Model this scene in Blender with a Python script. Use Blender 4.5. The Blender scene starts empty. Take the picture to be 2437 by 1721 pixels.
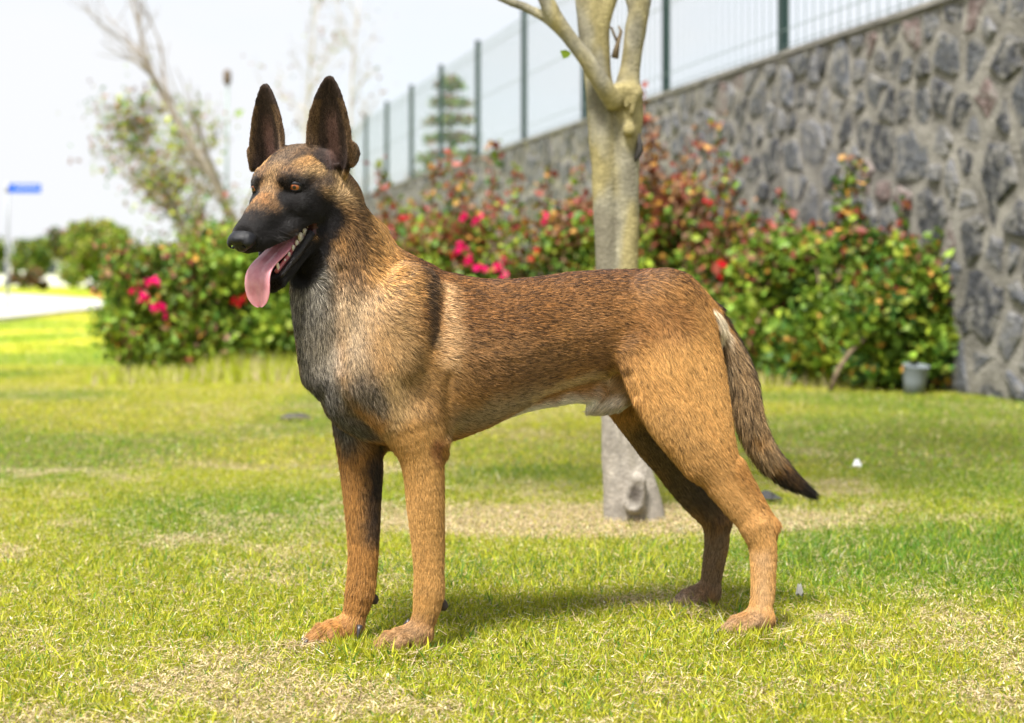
import bpy, math, random
import numpy as np
from mathutils import Vector, Matrix

S = bpy.context.scene
rng = np.random.default_rng(7)
random.seed(7)

# ------------------------------------------------------------------ camera, sky, sun, exposure
FPX, CX, HY = 3610.0, 1218.5, 658.0          # focal length, centre column and horizon row of the photograph in its pixels
cd = bpy.data.cameras.new('camera'); cam = bpy.data.objects.new('camera', cd)
S.collection.objects.link(cam); S.camera = cam
cam.location = (0, 0, 0.6); cam.rotation_euler = (math.radians(90), 0, 0)
cd.sensor_width = 36; cd.lens = 36 * FPX / 2437; cd.shift_y = -202.5 / 2437
cd.clip_start = 0.05; cd.clip_end = 2000
cd.dof.use_dof = True; cd.dof.focus_distance = 2.44; cd.dof.aperture_fstop = 3.7

SUN_EL = math.radians(60)
sd = bpy.data.lights.new('sun', 'SUN'); sun = bpy.data.objects.new('sun', sd); S.collection.objects.link(sun)
sd.energy = 4.9; sd.angle = math.radians(14); sd.color = (1, .965, .91)
SUN_AZ = math.radians(206)
sdir = Vector((math.sin(SUN_AZ) * math.cos(SUN_EL), math.cos(SUN_AZ) * math.cos(SUN_EL), math.sin(SUN_EL)))
sun.rotation_euler = sdir.to_track_quat('Z', 'Y').to_euler()

W = bpy.data.worlds.new('World'); S.world = W; W.use_nodes = True
wn = W.node_tree.nodes; wl = W.node_tree.links; wn.clear()
wout = wn.new('ShaderNodeOutputWorld'); wbg = wn.new('ShaderNodeBackground')
sky = wn.new('ShaderNodeTexSky'); sky.sky_type = 'NISHITA'; sky.sun_disc = False
sky.sun_elevation = SUN_EL; sky.sun_rotation = SUN_AZ
skm = wn.new('ShaderNodeMix'); skm.data_type = 'RGBA'; skm.blend_type = 'MULTIPLY'; skm.inputs[0].default_value = 1
skm.inputs[7].default_value = (.1, .1, .1, 1)
wl.new(sky.outputs[0], skm.inputs[6])
tc = wn.new('ShaderNodeTexCoord'); mp = wn.new('ShaderNodeMapping'); mp.inputs['Scale'].default_value = (1, 1, 2.6)
wl.new(tc.outputs['Generated'], mp.inputs[0])
nz = wn.new('ShaderNodeTexNoise'); nz.inputs['Scale'].default_value = 2.6; nz.inputs['Detail'].default_value = 6
nz.inputs['Roughness'].default_value = .5; wl.new(mp.outputs[0], nz.inputs[0])
cr = wn.new('ShaderNodeValToRGB'); cr.color_ramp.elements[0].position = .30; cr.color_ramp.elements[1].position = .56
cr.color_ramp.elements[0].color = (.72, .72, .72, 1); cr.color_ramp.elements[1].color = (1, 1, 1, 1)
wl.new(nz.outputs[0], cr.inputs[0])
mx = wn.new('ShaderNodeMix'); mx.data_type = 'RGBA'
wl.new(cr.outputs[0], mx.inputs[0]); wl.new(skm.outputs[2], mx.inputs[6]); mx.inputs[7].default_value = (.458, .465, .480, 1)
wl.new(mx.outputs[2], wbg.inputs[0]); wbg.inputs[1].default_value = 1.0
wl.new(wbg.outputs[0], wout.inputs[0])
S.view_settings.view_transform = 'Standard'; S.view_settings.look = 'None'
S.view_settings.exposure = 1.08; S.view_settings.gamma = 1; S.view_settings.use_curve_mapping = False
S.cycles.use_denoising = True
S.cycles.max_bounces = 8; S.cycles.transparent_max_bounces = 16

# ------------------------------------------------------------------ helpers
def at(px, py, d):
    """the place that photograph pixel (px, py) shows at depth d"""
    return Vector(((px - CX) / FPX * d, d, .6 + (HY - py) / FPX * d))

def tag(o, label=None, cat=None, group=None, kind=None):
    if label: o['label'] = label
    if cat: o['category'] = cat
    if group: o['group'] = group
    if kind: o['kind'] = kind
    return o

def link(o, parent=None):
    S.collection.objects.link(o)
    if parent is not None: o.parent = parent
    return o

def empty(name, loc=(0, 0, 0), rz=0, parent=None):
    o = bpy.data.objects.new(name, None); o.location = loc; o.rotation_euler = (0, 0, rz); o.empty_display_size = .1
    return link(o, parent)

def mesh_np(name, V, F, mat=None, parent=None, smooth=True, cols=None, counts=None, mats=None):
    """V (n,3); F either (m,3)/(m,4) array or flat with counts; cols per-vertex rgb"""
    me = bpy.data.meshes.new(name)
    V = np.asarray(V, np.float32)
    me.vertices.add(len(V)); me.vertices.foreach_set('co', V.ravel())
    if counts is None:
        F = np.asarray(F, np.int32); n = F.shape[1]; m = F.shape[0]
        counts = np.full(m, n, np.int32); flat = F.ravel()
    else:
        flat = np.asarray(F, np.int32); counts = np.asarray(counts, np.int32); m = len(counts)
    me.loops.add(len(flat)); me.loops.foreach_set('vertex_index', flat)
    me.polygons.add(m)
    st = np.zeros(m, np.int32); st[1:] = np.cumsum(counts)[:-1]
    me.polygons.foreach_set('loop_start', st)
    if mats is not None: me.polygons.foreach_set('material_index', np.asarray(mats, np.int32))
    me.update(calc_edges=True); me.validate()
    me.polygons.foreach_set('use_smooth', np.full(len(me.polygons), smooth, bool))
    if cols is not None:
        c = np.ones((len(V), 4), np.float32); c[:, :3] = cols
        a = me.color_attributes.new('col', 'FLOAT_COLOR', 'POINT'); a.data.foreach_set('color', c.ravel())
    if mat is not None:
        for q in (mat if isinstance(mat, (list, tuple)) else [mat]): me.materials.append(q)
    o = bpy.data.objects.new(name, me)
    return link(o, parent)

class MB:
    """collects quads/tris in python lists"""
    def __init__(s): s.v = []; s.f = []
    def add(s, v, f):
        n = len(s.v); s.v += [tuple(p) for p in v]; s.f += [tuple(i + n for i in q) for q in f]
    def box(s, c, h, rz=0):
        ca, sa = math.cos(rz), math.sin(rz); v = []
        for x, y, z in ((-1,-1,-1),(1,-1,-1),(1,1,-1),(-1,1,-1),(-1,-1,1),(1,-1,1),(1,1,1),(-1,1,1)):
            X, Y = x*h[0], y*h[1]; v.append((c[0]+X*ca-Y*sa, c[1]+X*sa+Y*ca, c[2]+z*h[2]))
        s.add(v, [(0,3,2,1),(4,5,6,7),(0,1,5,4),(1,2,6,5),(2,3,7,6),(3,0,4,7)])
    def tube(s, P, R, n=8, wob=0, cap=True):
        P = [Vector(p) for p in P]; k = len(P); base = len(s.v); up = Vector((.13, .97, .2)).normalized()
        for i, p in enumerate(P):
            t = (P[min(i+1, k-1)] - P[max(i-1, 0)]).normalized()
            a = t.cross(up)
            if a.length < .1: a = t.cross(Vector((1, 0, 0)))
            a.normalize(); b = t.cross(a); r = R[i] if hasattr(R, '__len__') else R
            for j in range(n):
                th = 2*math.pi*j/n; rr = r*(1+wob*math.sin(3*th+i*1.3)+wob*random.uniform(-.6,.6) if wob else 1)
                s.v.append(tuple(p + a*math.cos(th)*rr + b*math.sin(th)*rr))
        for i in range(k-1):
            for j in range(n):
                s.f.append((base+i*n+j, base+i*n+(j+1)%n, base+(i+1)*n+(j+1)%n, base+(i+1)*n+j))
        if cap: s.f.append(tuple(base+j for j in range(n))[::-1]); s.f.append(tuple(base+(k-1)*n+j for j in range(n)))
    def build(s, name, mat, parent=None, smooth=True):
        return mesh_np(name, s.v, [i for f in s.f for i in f], mat, parent, smooth, counts=[len(f) for f in s.f])

def _hash(ix, iy, iz, seed):
    h = (ix.astype(np.int64)*374761393 + iy.astype(np.int64)*668265263 + iz.astype(np.int64)*2147483647 + seed*1274126177) & 0xffffffff
    h = ((h ^ (h >> 13)) * 1274126177) & 0xffffffff
    h = ((h ^ (h >> 16)) * 2246822519) & 0xffffffff
    return ((h ^ (h >> 15)) & 0xffffff) / float(0xffffff)

def vnoise(P, scale=1.0, seed=0):
    """smooth value noise in 0..1 at points P (n,3)"""
    Q = np.asarray(P, np.float64) * scale; I = np.floor(Q).astype(np.int64); f = Q - I; f = f*f*(3-2*f)
    out = 0
    for dx in (0, 1):
        for dy in (0, 1):
            for dz in (0, 1):
                w = (f[:,0] if dx else 1-f[:,0])*(f[:,1] if dy else 1-f[:,1])*(f[:,2] if dz else 1-f[:,2])
                out = out + w*_hash(I[:,0]+dx, I[:,1]+dy, I[:,2]+dz, seed)
    return out

def fbm(P, scale, seed=0, o=3):
    a = 0; w = 0
    for i in range(o): a = a + vnoise(P, scale*2**i, seed+i*17)*.5**i; w += .5**i
    return a/w

def sstep(a, b, x):
    t = np.clip((x-a)/(b-a), 0, 1); return t*t*(3-2*t)

def mat(name, col=(.5,.5,.5), rough=.6, attr=None, spec=.3, metal=0, noise=None, bump=None, trans=0, coat=0):
    """procedural material: base colour (or colour attribute) x noise, optional bump"""
    m = bpy.data.materials.new(name); m.use_nodes = True; n = m.node_tree.nodes; l = m.node_tree.links
    p = n['Principled BSDF']; p.inputs['Roughness'].default_value = rough; p.inputs['Specular IOR Level'].default_value = spec
    p.inputs['Metallic'].default_value = metal; p.inputs['Base Color'].default_value = (*col, 1)
    if coat: p.inputs['Coat Weight'].default_value = coat; p.inputs['Coat Roughness'].default_value = .08
    src = None
    if attr:
        a = n.new('ShaderNodeAttribute'); a.attribute_name = attr; src = a.outputs['Color']
    if noise:                       # (scale, lo colour, hi colour)
        g = n.new('ShaderNodeNewGeometry'); t = n.new('ShaderNodeTexNoise'); t.inputs['Scale'].default_value = noise[0]; t.inputs['Detail'].default_value = 5
        l.new(g.outputs['Position'], t.inputs['Vector'])
        r = n.new('ShaderNodeValToRGB'); r.color_ramp.elements[0].position = .33; r.color_ramp.elements[1].position = .67
        r.color_ramp.elements[0].color = (*noise[1], 1); r.color_ramp.elements[1].color = (*noise[2], 1); l.new(t.outputs[0], r.inputs[0])
        if src is not None:
            q = n.new('ShaderNodeMix'); q.data_type = 'RGBA'; q.blend_type = 'MULTIPLY'; q.inputs[0].default_value = 1
            l.new(src, q.inputs[6]); l.new(r.outputs[0], q.inputs[7]); src = q.outputs[2]
        else: src = r.outputs[0]
    if src is not None: l.new(src, p.inputs['Base Color'])
    if bump:                        # (scale, strength, distance)
        g = n.new('ShaderNodeNewGeometry'); t = n.new('ShaderNodeTexNoise'); t.inputs['Scale'].default_value = bump[0]; t.inputs['Detail'].default_value = 6
        l.new(g.outputs['Position'], t.inputs['Vector'])
        b = n.new('ShaderNodeBump'); b.inputs['Strength'].default_value = bump[1]; b.inputs['Distance'].default_value = bump[2]
        l.new(t.outputs[0], b.inputs['Height']); l.new(b.outputs[0], p.inputs['Normal'])
    if trans:                       # thin translucent leaf / blade
        out = n['Material Output']; tr = n.new('ShaderNodeBsdfTranslucent'); ms = n.new('ShaderNodeMixShader'); ms.inputs[0].default_value = trans
        if src is not None: l.new(src, tr.inputs[0])
        else: tr.inputs[0].default_value = (*col, 1)
        l.new(p.outputs[0], ms.inputs[1]); l.new(tr.outputs[0], ms.inputs[2]); l.new(ms.outputs[0], out.inputs[0])
    return m
# ------------------------------------------------------------------ organic shapes: distance field on a grid, then surface nets
class Grid:
    def __init__(s, lo, hi, h):
        s.lo = np.array(lo, float); s.h = h; s.n = np.ceil((np.array(hi)-s.lo)/h).astype(int)+1
        s.F = np.full(s.n, .5, np.float32)
        s.ax = [(s.lo[i]+np.arange(s.n[i])*h).astype(np.float32) for i in range(3)]
    def win(s, lo, hi):
        a = np.clip(np.floor((np.array(lo)-s.lo)/s.h).astype(int), 0, s.n); b = np.clip(np.ceil((np.array(hi)-s.lo)/s.h).astype(int)+1, 0, s.n)
        sl = tuple(slice(a[i], b[i]) for i in range(3))
        return sl, s.ax[0][sl[0]][:, None, None], s.ax[1][sl[1]][None, :, None], s.ax[2][sl[2]][None, None, :]
    def mix(s, sl, d, k, sub=False):
        F = s.F[sl]
        if sub: d = -d; s.F[sl] = np.maximum(F, d)+np.clip(k-np.abs(F-d), 0, None)**2/(4*k)
        else: s.F[sl] = np.minimum(F, d)-np.clip(k-np.abs(F-d), 0, None)**2/(4*k)
    def cap(s, p0, p1, r0, r1, k=.01, q=1.0, axis=None, sub=False, pad=0):
        """tapered capsule (distance field on a grid, smooth union); q squeezes it along axis (default V)"""
        p0 = np.asarray(p0, float); p1 = np.asarray(p1, float); m = max(r0, r1)+k+pad+s.h*2
        sl, X, Y, Z = s.win(np.minimum(p0, p1)-m, np.maximum(p0, p1)+m)
        A = np.eye(3)
        if q != 1:
            n = np.array([0, 1., 0]) if axis is None else np.asarray(axis, float)/np.linalg.norm(axis)
            A = np.eye(3)+(1/q-1)*np.outer(n, n)
        P = [X-p0[0], Y-p0[1], Z-p0[2]]
        Q = [A[i,0]*P[0]+A[i,1]*P[1]+A[i,2]*P[2] for i in range(3)]
        d = A@(p1-p0); L = d@d
        if L < 1e-12: t = 0.; D = np.sqrt(Q[0]**2+Q[1]**2+Q[2]**2)-r0
        else:
            t = np.clip((Q[0]*d[0]+Q[1]*d[1]+Q[2]*d[2])/L, 0, 1)
            D = np.sqrt((Q[0]-t*d[0])**2+(Q[1]-t*d[1])**2+(Q[2]-t*d[2])**2)-(r0+(r1-r0)*t)
        if q != 1: D = D*(.5+.5*min(q, 1))
        s.mix(sl, D, k, sub)
    def ell(s, c, R, rad, k=.01, sub=False):
        """ellipsoid with axes = rows of R"""
        c = np.asarray(c, float); m = max(rad)+k+s.h*2; sl, X, Y, Z = s.win(c-m, c+m)
        P = [X-c[0], Y-c[1], Z-c[2]]; q = [(R[i,0]*P[0]+R[i,1]*P[1]+R[i,2]*P[2])/rad[i] for i in range(3)]
        k0 = np.sqrt(q[0]**2+q[1]**2+q[2]**2)+1e-9; k1 = np.sqrt((q[0]/rad[0])**2+(q[1]/rad[1])**2+(q[2]/rad[2])**2)+1e-9
        s.mix(sl, k0*(k0-1)/k1, k, sub)
    def chain(s, N, k=.01, q=1.0, axis=None, sub=False):
        """a limb: one smooth run of tapered capsules through the nodes, blended into the body once"""
        P = np.array([a[0] for a in N], float); R = np.array([a[1] for a in N], float); n = len(P)
        if n > 2:
            PP = np.vstack([2*P[0]-P[1], P, 2*P[-1]-P[-2]]); RR = np.concatenate([[R[0]], R, [R[-1]]]); o = []; orr = []
            for i in range(n-1):
                m = max(2, int(np.linalg.norm(P[i+1]-P[i])/.012))
                for j in range(m):
                    t = j/m; b = [-.5*t+t*t-.5*t**3, 1-2.5*t*t+1.5*t**3, .5*t+2*t*t-1.5*t**3, -.5*t*t+.5*t**3]
                    o.append(sum(b[c]*PP[i+c] for c in range(4))); orr.append(sum(b[c]*RR[i+c] for c in range(4)))
            o.append(P[-1]); orr.append(R[-1]); P = np.array(o); R = np.array(orr)
        m = R.max()+k+s.h*2; sl, X, Y, Z = s.win(P.min(0)-m, P.max(0)+m)
        keep = s.F[sl].copy(); s.F[sl] = .5
        for i in range(len(P)-1): s.cap(P[i], P[i+1], R[i], R[i+1], .0006, q, axis, pad=k)
        mine = s.F[sl].copy(); s.F[sl] = keep; s.mix(sl, mine, k, sub)
    def mesh(s):
        F = s.F; n = F.shape; ins = F < 0
        c = ins[:-1,:-1,:-1].astype(np.int8)
        tot = np.zeros(np.array(n)-1, np.int8)
        for a in (0,1):
            for b in (0,1):
                for e in (0,1): tot += ins[a:n[0]-1+a, b:n[1]-1+b, e:n[2]-1+e]
        act = (tot > 0) & (tot < 8); idx = np.full(act.shape, -1, np.int32); I = np.argwhere(act); idx[act] = np.arange(len(I))
        acc = np.zeros((len(I), 3)); cnt = np.zeros(len(I))
        cor = [(0,0,0),(1,0,0),(0,1,0),(1,1,0),(0,0,1),(1,0,1),(0,1,1),(1,1,1)]
        for a in range(8):
            for d in range(3):
                if cor[a][d]: continue
                e = list(cor[a]); e[d] = 1
                f0 = F[I[:,0]+cor[a][0], I[:,1]+cor[a][1], I[:,2]+cor[a][2]]; f1 = F[I[:,0]+e[0], I[:,1]+e[1], I[:,2]+e[2]]
                x = (f0 < 0) != (f1 < 0); t = np.where(x, f0/np.where(x, f0-f1, 1), 0)
                p = np.tile(np.array(cor[a], float), (len(I), 1)); p[:, d] = t
                acc += p*x[:, None]; cnt += x
        V = (I+acc/cnt[:, None])*s.h+s.lo
        quads = []
        for d in range(3):
            o = [slice(1, -1)]*3; lo = [slice(1, -1)]*3; hi = [slice(1, -1)]*3
            hi[d] = slice(2, None); a = ins[tuple(lo)]; b = ins[tuple(hi)]
            X = np.argwhere(a != b)+1; ia = ins[X[:,0], X[:,1], X[:,2]]
            u, v = [(1,2),(2,0),(0,1)][d]; q = []
            for du, dv in ((-1,-1),(0,-1),(0,0),(-1,0)):
                Y = X.copy(); Y[:, u] += du; Y[:, v] += dv; q.append(idx[Y[:,0], Y[:,1], Y[:,2]])
            q = np.stack(q, 1); q[~ia] = q[~ia][:, ::-1]; quads.append(q)
        Q = np.concatenate(quads); return V, Q[(Q >= 0).all(1)]

def vnormals(V, Q):
    n = np.cross(V[Q[:,2]]-V[Q[:,0]], V[Q[:,3]]-V[Q[:,1]]); N = np.zeros_like(V)
    for i in range(4): np.add.at(N, Q[:, i], n)
    return N/(np.linalg.norm(N, axis=1, keepdims=True)+1e-12)

# ================================================================== ground
def gfield(x, y):
    P = np.stack([x, y, x*0], 1)
    g1 = fbm(P, .55, 101, 2); g2 = fbm(P, 2.3, 102, 3); g3 = fbm(P, 9.0, 103, 2)
    dry = .40*g2+.38*g3+.22*g1
    far = sstep(4.5, 9, y)
    straw = sstep(.49, .70, dry)*(1-.60*far)
    # dry thatch ring round the young tree, lusher tufts just behind the dog
    dt = np.hypot((x-.22)/1.5, (y-3.74)/.62)
    ring = 1-sstep(.30, .58, dt); straw = np.maximum(straw, ring*.92)
    lush = np.exp(-(((x-.02)/.30)**2+((y-4.62)/.22)**2))+.8*np.exp(-(((x-1.0)/.7)**2+((y-3.3)/.3)**2))+.7*np.exp(-(((x+.1)/.5)**2+((y-3.1)/.14)**2))
    lush = np.clip(lush, 0, 1); straw = straw*(1-lush*.9)
    yel = sstep(.38, .62, .5*g1+.5*vnoise(P, 1.3, 105))
    return straw, yel, lush, ring
C_GREEN = np.array((.095,.225,.008)); C_YEL = np.array((.46,.445,.030)); C_STRAW = np.array((.66,.54,.35)); C_DARK = np.array((.055,.135,.014))
def gcol(straw, yel, lush):
    c = C_GREEN+(C_YEL-C_GREEN)*(.30+.65*yel)[:, None]; c = c+(C_DARK*1.3-c)*(lush*.55)[:, None]
    return c+(C_STRAW*.9-c)*(straw*.42)[:, None]
rows = np.concatenate([[-6, -1], .6*np.geomspace(1, 2200, 300)]); cols_ = np.linspace(-1, 1, 200)
cols_ = np.sign(cols_)*np.abs(cols_)**1.5
YY = np.repeat(rows, 200); XX = np.tile(cols_, len(rows))*(np.abs(YY)*1.5+6)
s_, y_, l_, r_ = gfield(XX, YY)
V = np.stack([XX, YY, XX*0-.004], 1); n_ = 200; I = np.arange(len(V)).reshape(len(rows), n_)
Q = np.stack([I[:-1,:-1], I[:-1,1:], I[1:,1:], I[1:,:-1]], -1).reshape(-1, 4)
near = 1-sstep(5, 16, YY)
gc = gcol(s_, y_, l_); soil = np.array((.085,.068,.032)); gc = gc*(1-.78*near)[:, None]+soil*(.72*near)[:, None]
gc = gc*(1-.25*r_)[:, None]+np.array((.2,.15,.09))*(.25*r_)[:, None]
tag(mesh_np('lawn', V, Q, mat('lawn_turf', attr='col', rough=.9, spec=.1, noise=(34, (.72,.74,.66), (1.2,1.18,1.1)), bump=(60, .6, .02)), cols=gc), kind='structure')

def blades(name, n, y0, y1, hgt, wid, seg, seed=1, spots=None):
    r = np.random.default_rng(seed)
    # uniform over the trapezium the camera takes in (plus a margin)
    y = np.sqrt(r.random(n)*(y1*y1-y0*y0)+y0*y0); x = (r.random(n)*2-1)*(y*.40+.34)
    if spots is not None:
        q = np.array(spots)[r.integers(0, len(spots), n)]; x = q[:, 0]+r.normal(0, .045, n); y = q[:, 1]+r.normal(0, .028, n)
    elif seed < 9: # tufts
        m = r.random(n) < .55; k = n//14; cx_ = r.integers(0, n, k); pick_ = r.integers(0, k, n)
        x = np.where(m, x[cx_[pick_]]+r.normal(0, .011, n), x); y = np.where(m, y[cx_[pick_]]+r.normal(0, .011, n), y)
    st_, ye, lu, ri = gfield(x, y)
    isst = r.random(n) < (.15+.55*st_)
    keep = ~((ri > .5) & ~isst & (r.random(n) < .6)); x, y, st_, ye, lu, ri, isst = [a[keep] for a in (x, y, st_, ye, lu, ri, isst)]; n = len(x)
    lying = isst & (r.random(n) < .62)
    h = hgt*np.exp(r.normal(0, .30, n))*(1+.8*lu)*(1-.35*st_); h = np.where(isst, h*.8, h)
    w = wid*np.exp(r.normal(0, .22, n)); az = r.random(n)*2*math.pi; lean = np.where(lying, r.uniform(1.2, 1.5, n), np.abs(r.normal(.42, .30, n)))
    bend = r.uniform(.1, .9, n)*np.where(lying, .2, 1)
    dx, dy = np.cos(az), np.sin(az); fa = r.random(n)*2*math.pi; sx, sy = np.cos(fa), np.sin(fa)
    z0 = np.where(lying, r.uniform(.002, hgt*.55, n), -.003)
    lv = []; ts = {3: (0, .5, 1), 2: (0, 1)}[seg]
    cx = x.copy(); cy = y.copy(); cz = z0.copy(); pt = 0; P = []
    for t in ts:
        a = lean+bend*t; d = (t-pt)*h; cx = cx+np.sin(a)*dx*d; cy = cy+np.sin(a)*dy*d; cz = cz+np.cos(a)*d; pt = t
        P.append((cx.copy(), cy.copy(), np.maximum(cz, -.003)))
    if seg == 3:
        V = np.stack([np.stack([P[0][0]-sx*w*.5, P[0][1]-sy*w*.5, P[0][2]], 1), np.stack([P[0][0]+sx*w*.5, P[0][1]+sy*w*.5, P[0][2]], 1),
                      np.stack([P[1][0]+sx*w*.42, P[1][1]+sy*w*.42, P[1][2]], 1), np.stack([P[1][0]-sx*w*.42, P[1][1]-sy*w*.42, P[1][2]], 1),
                      np.stack(P[2], 1)], 1).reshape(-1, 3)
        b = np.arange(n)[:, None]*5; F = np.concatenate([np.concatenate([b+0, b+1, b+2], 1), np.concatenate([b+0, b+2, b+3], 1), np.concatenate([b+3, b+2, b+4], 1)]); nv = 5
    else:
        V = np.stack([np.stack([P[0][0]-sx*w*.5, P[0][1]-sy*w*.5, P[0][2]], 1), np.stack([P[0][0]+sx*w*.5, P[0][1]+sy*w*.5, P[0][2]], 1), np.stack(P[1], 1)], 1).reshape(-1, 3)
        F = np.arange(n*3).reshape(n, 3); nv = 3
    mixk = np.clip(r.normal(.30+.55*ye, .28, n), 0, 1)[:, None]
    c = C_GREEN+(C_YEL-C_GREEN)*mixk; dk = (r.random(n) < .12+.4*lu)[:, None]; c = np.where(dk, C_DARK*1.5, c)
    sc = C_STRAW*(1+r.normal(0, .18, n))[:, None]+np.array((.06,-.01,-.03))*r.random(n)[:, None]; br = (r.random(n) < .10)[:, None]; sc = np.where(br, np.array((.17,.12,.08)), sc)
    c = np.where(isst[:, None], sc, c)*np.exp(r.normal(0, .22, n))[:, None]
    c = np.repeat(np.clip(c, .003, .9), nv, 0)
    o = mesh_np(name, V, F, M_BLADE, cols=c, smooth=False)
    return o
M_BLADE = mat('grass_blade', attr='col', rough=.55, spec=.3, trans=.42)
def join_np(obs, name):
    bpy.ops.object.select_all(action='DESELECT')
    for o in obs: o.select_set(True)
    bpy.context.view_layer.objects.active = obs[0]; bpy.ops.object.join(); obs[0].name = name; return obs[0]
gr = [blades('grass', 110000, 1.55, 4.2, .0185, .0021, 3, seed=1), blades('grass', 740000, 1.55, 4.7, .0145, .0021, 2, seed=4), blades('grass', 260000, 4.5, 10, .018, .0036, 2, seed=2), blades('grass', 90000, 9.5, 30, .026, .014, 2, seed=11),
      blades('grass', 5200, 0, 1, .026, .0024, 3, seed=3, spots=[(-.185,2.39),(-.235,2.40),(-.275,2.44),(-.315,2.45),(.385,2.49),(.42,2.50),(.30,2.69),(.34,2.70)])]
tag(join_np(gr, 'grass'), kind='stuff')

# road at the far left, with a low kerb, and the verge beyond
rd = [(-7.0,12),(-6.96,20.6),(-7.5,27.4),(-8.4,33),(-10.2,37),(-13,42.5),(-17.6,51.6),(-30,66),(-52,80)]
far_ = [(-60,80),(-60,12)]
mbr = MB(); mbr.add([(x, y, .004) for x, y in rd]+[(x, y, .004) for x, y in far_], [tuple(range(len(rd)+2))[::-1]])
tag(mbr.build('road', mat('concrete_road', noise=(1.4, (.42,.40,.385), (.56,.54,.52)), rough=.9, bump=(40, .3, .01))), kind='structure')
mbk_ = MB()
for (x0, y0), (x1, y1) in zip(rd[:-1], rd[1:]):
    d = Vector((x1-x0, y1-y0)).normalized(); q = Vector((d.y, -d.x))*.12; mbk_.add([(x0, y0, -.02), (x1, y1, -.02), (x1+q.x, y1+q.y, -.02), (x0+q.x, y0+q.y, -.02), (x0, y0, .05), (x1, y1, .05), (x1+q.x, y1+q.y, .05), (x0+q.x, y0+q.y, .05)],
        [(4,5,6,7),(0,1,5,4)[::-1],(2,3,7,6)[::-1],(1,2,6,5)[::-1],(3,0,4,7)[::-1]])
tag(mbk_.build('kerb', mat('kerb_stone', noise=(6, (.40,.38,.35), (.52,.50,.47)), rough=.9), smooth=False), kind='structure')
# ================================================================== rubble wall with the fence on it
WX0, WY0, WK = 2.46, 7.3, -.255
WL = math.hypot(1, WK); WD = Vector((WK/WL, 1/WL)); WN = Vector((-WD.y, WD.x))      # along (away), outward (towards the lawn)
def wp(s, o=0.0):       # s metres along from the point at depth 7.3, o metres proud of the face
    return Vector((WX0, WY0))+WD*s+WN*o
S0, S1, WH = -4.2, 27.5, 2.075
wall = empty('stone_wall', (*wp(0), 0), math.atan2(WD.y, WD.x)); 
tag(wall, 'long retaining wall of dark irregular stones set in pale mortar, carrying the fence', 'wall')
# wall-local frame: x along (away from the camera), y towards the lawn (left of the walk), z up
def slab(name, x0, x1, y0, y1, z0, z1, m, nx, nz, amp, seed):
    V = []; F = []
    xs = np.linspace(x0, x1, nx); zs = np.linspace(z0, z1, nz); n = nx
    P = np.array([(x, 0, z) for z in zs for x in xs]); b = (fbm(P, 6, seed, 3)-.5)*amp
    front = [(p[0], y1+b[i], p[2]) for i, p in enumerate(P)]
    V += front; F += [(j*n+i, j*n+i+1, (j+1)*n+i+1, (j+1)*n+i) for j in range(nz-1) for i in range(n-1)]
    F = [f[::-1] for f in F]; k = len(V)
    V += [(x0,y0,z0),(x1,y0,z0),(x1,y0,z1),(x0,y0,z1),(x0,y1,z0),(x1,y1,z0),(x1,y1,z1),(x0,y1,z1)]
    F += [tuple(k+i for i in f) for f in ((0,1,2,3),(0,3,7,4),(1,5,6,2),(3,2,6,7))]
    return mesh_np(name, V, [i for f in F for i in f], m, wall, True, counts=[len(f) for f in F])
mortar = mat('mortar', noise=(7, (.13,.122,.108), (.29,.272,.24)), rough=.95, spec=.15, bump=(45, .8, .02))
slab('mortar_bed', S0, S1, -.42, 0, -.05, WH-.03, mortar, 240, 30, .028, 61)
slab('coping', S0, S1, -.44, .020, WH-.03, WH, mat('coping_mortar', noise=(5, (.13,.125,.112), (.27,.255,.23)), rough=.95, bump=(60, .6, .01)), 240, 4, .02, 62)

def stone_mats():
    out = []
    for k, (a, b) in enumerate((((.045,.048,.056),(.115,.120,.132)), ((.024,.025,.029),(.065,.067,.074)), ((.075,.076,.083),(.165,.166,.176)), ((.10,.070,.065),(.18,.135,.125)))):
        m = mat('basalt_%s' % ('blue', 'dark', 'grey', 'rust')[k], noise=(16, a, b), rough=.85, spec=.3, bump=(38, .9, .02)); out.append(m)
        # lime smears over the face
        n = m.node_tree.nodes; l = m.node_tree.links; p = n['Principled BSDF']; src = p.inputs['Base Color'].links[0].from_socket
        g = n.new('ShaderNodeNewGeometry'); t = n.new('ShaderNodeTexNoise'); t.inputs['Scale'].default_value = 13; t.inputs['Detail'].default_value = 8; t.inputs['Roughness'].default_value = .65; l.new(g.outputs['Position'], t.inputs['Vector'])
        r = n.new('ShaderNodeMapRange'); r.inputs[1].default_value = .46; r.inputs[2].default_value = .62; r.inputs[4].default_value = .85; l.new(t.outputs[0], r.inputs[0])
        q = n.new('ShaderNodeMix'); q.data_type = 'RGBA'; q.inputs[7].default_value = (.22,.21,.19,1); l.new(r.outputs[0], q.inputs[0]); l.new(src, q.inputs[6]); l.new(q.outputs[2], p.inputs['Base Color'])
    return out
SM = stone_mats()
rw = np.random.default_rng(22); sites = []
for _ in range(26000):
    x, z = rw.uniform(S0+.05, S1-.05), rw.uniform(.02, WH-.09); r = .075+.13*rw.random()**1.6
    if all((x-a)**2+(z-b)**2 > ((r+c)*.86)**2 for a, b, c in sites[-0:] if abs(x-a) < .4): sites.append((x, z, r))
    if len(sites) > 2250: break
sites.sort()
SA = np.array(sites)
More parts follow.
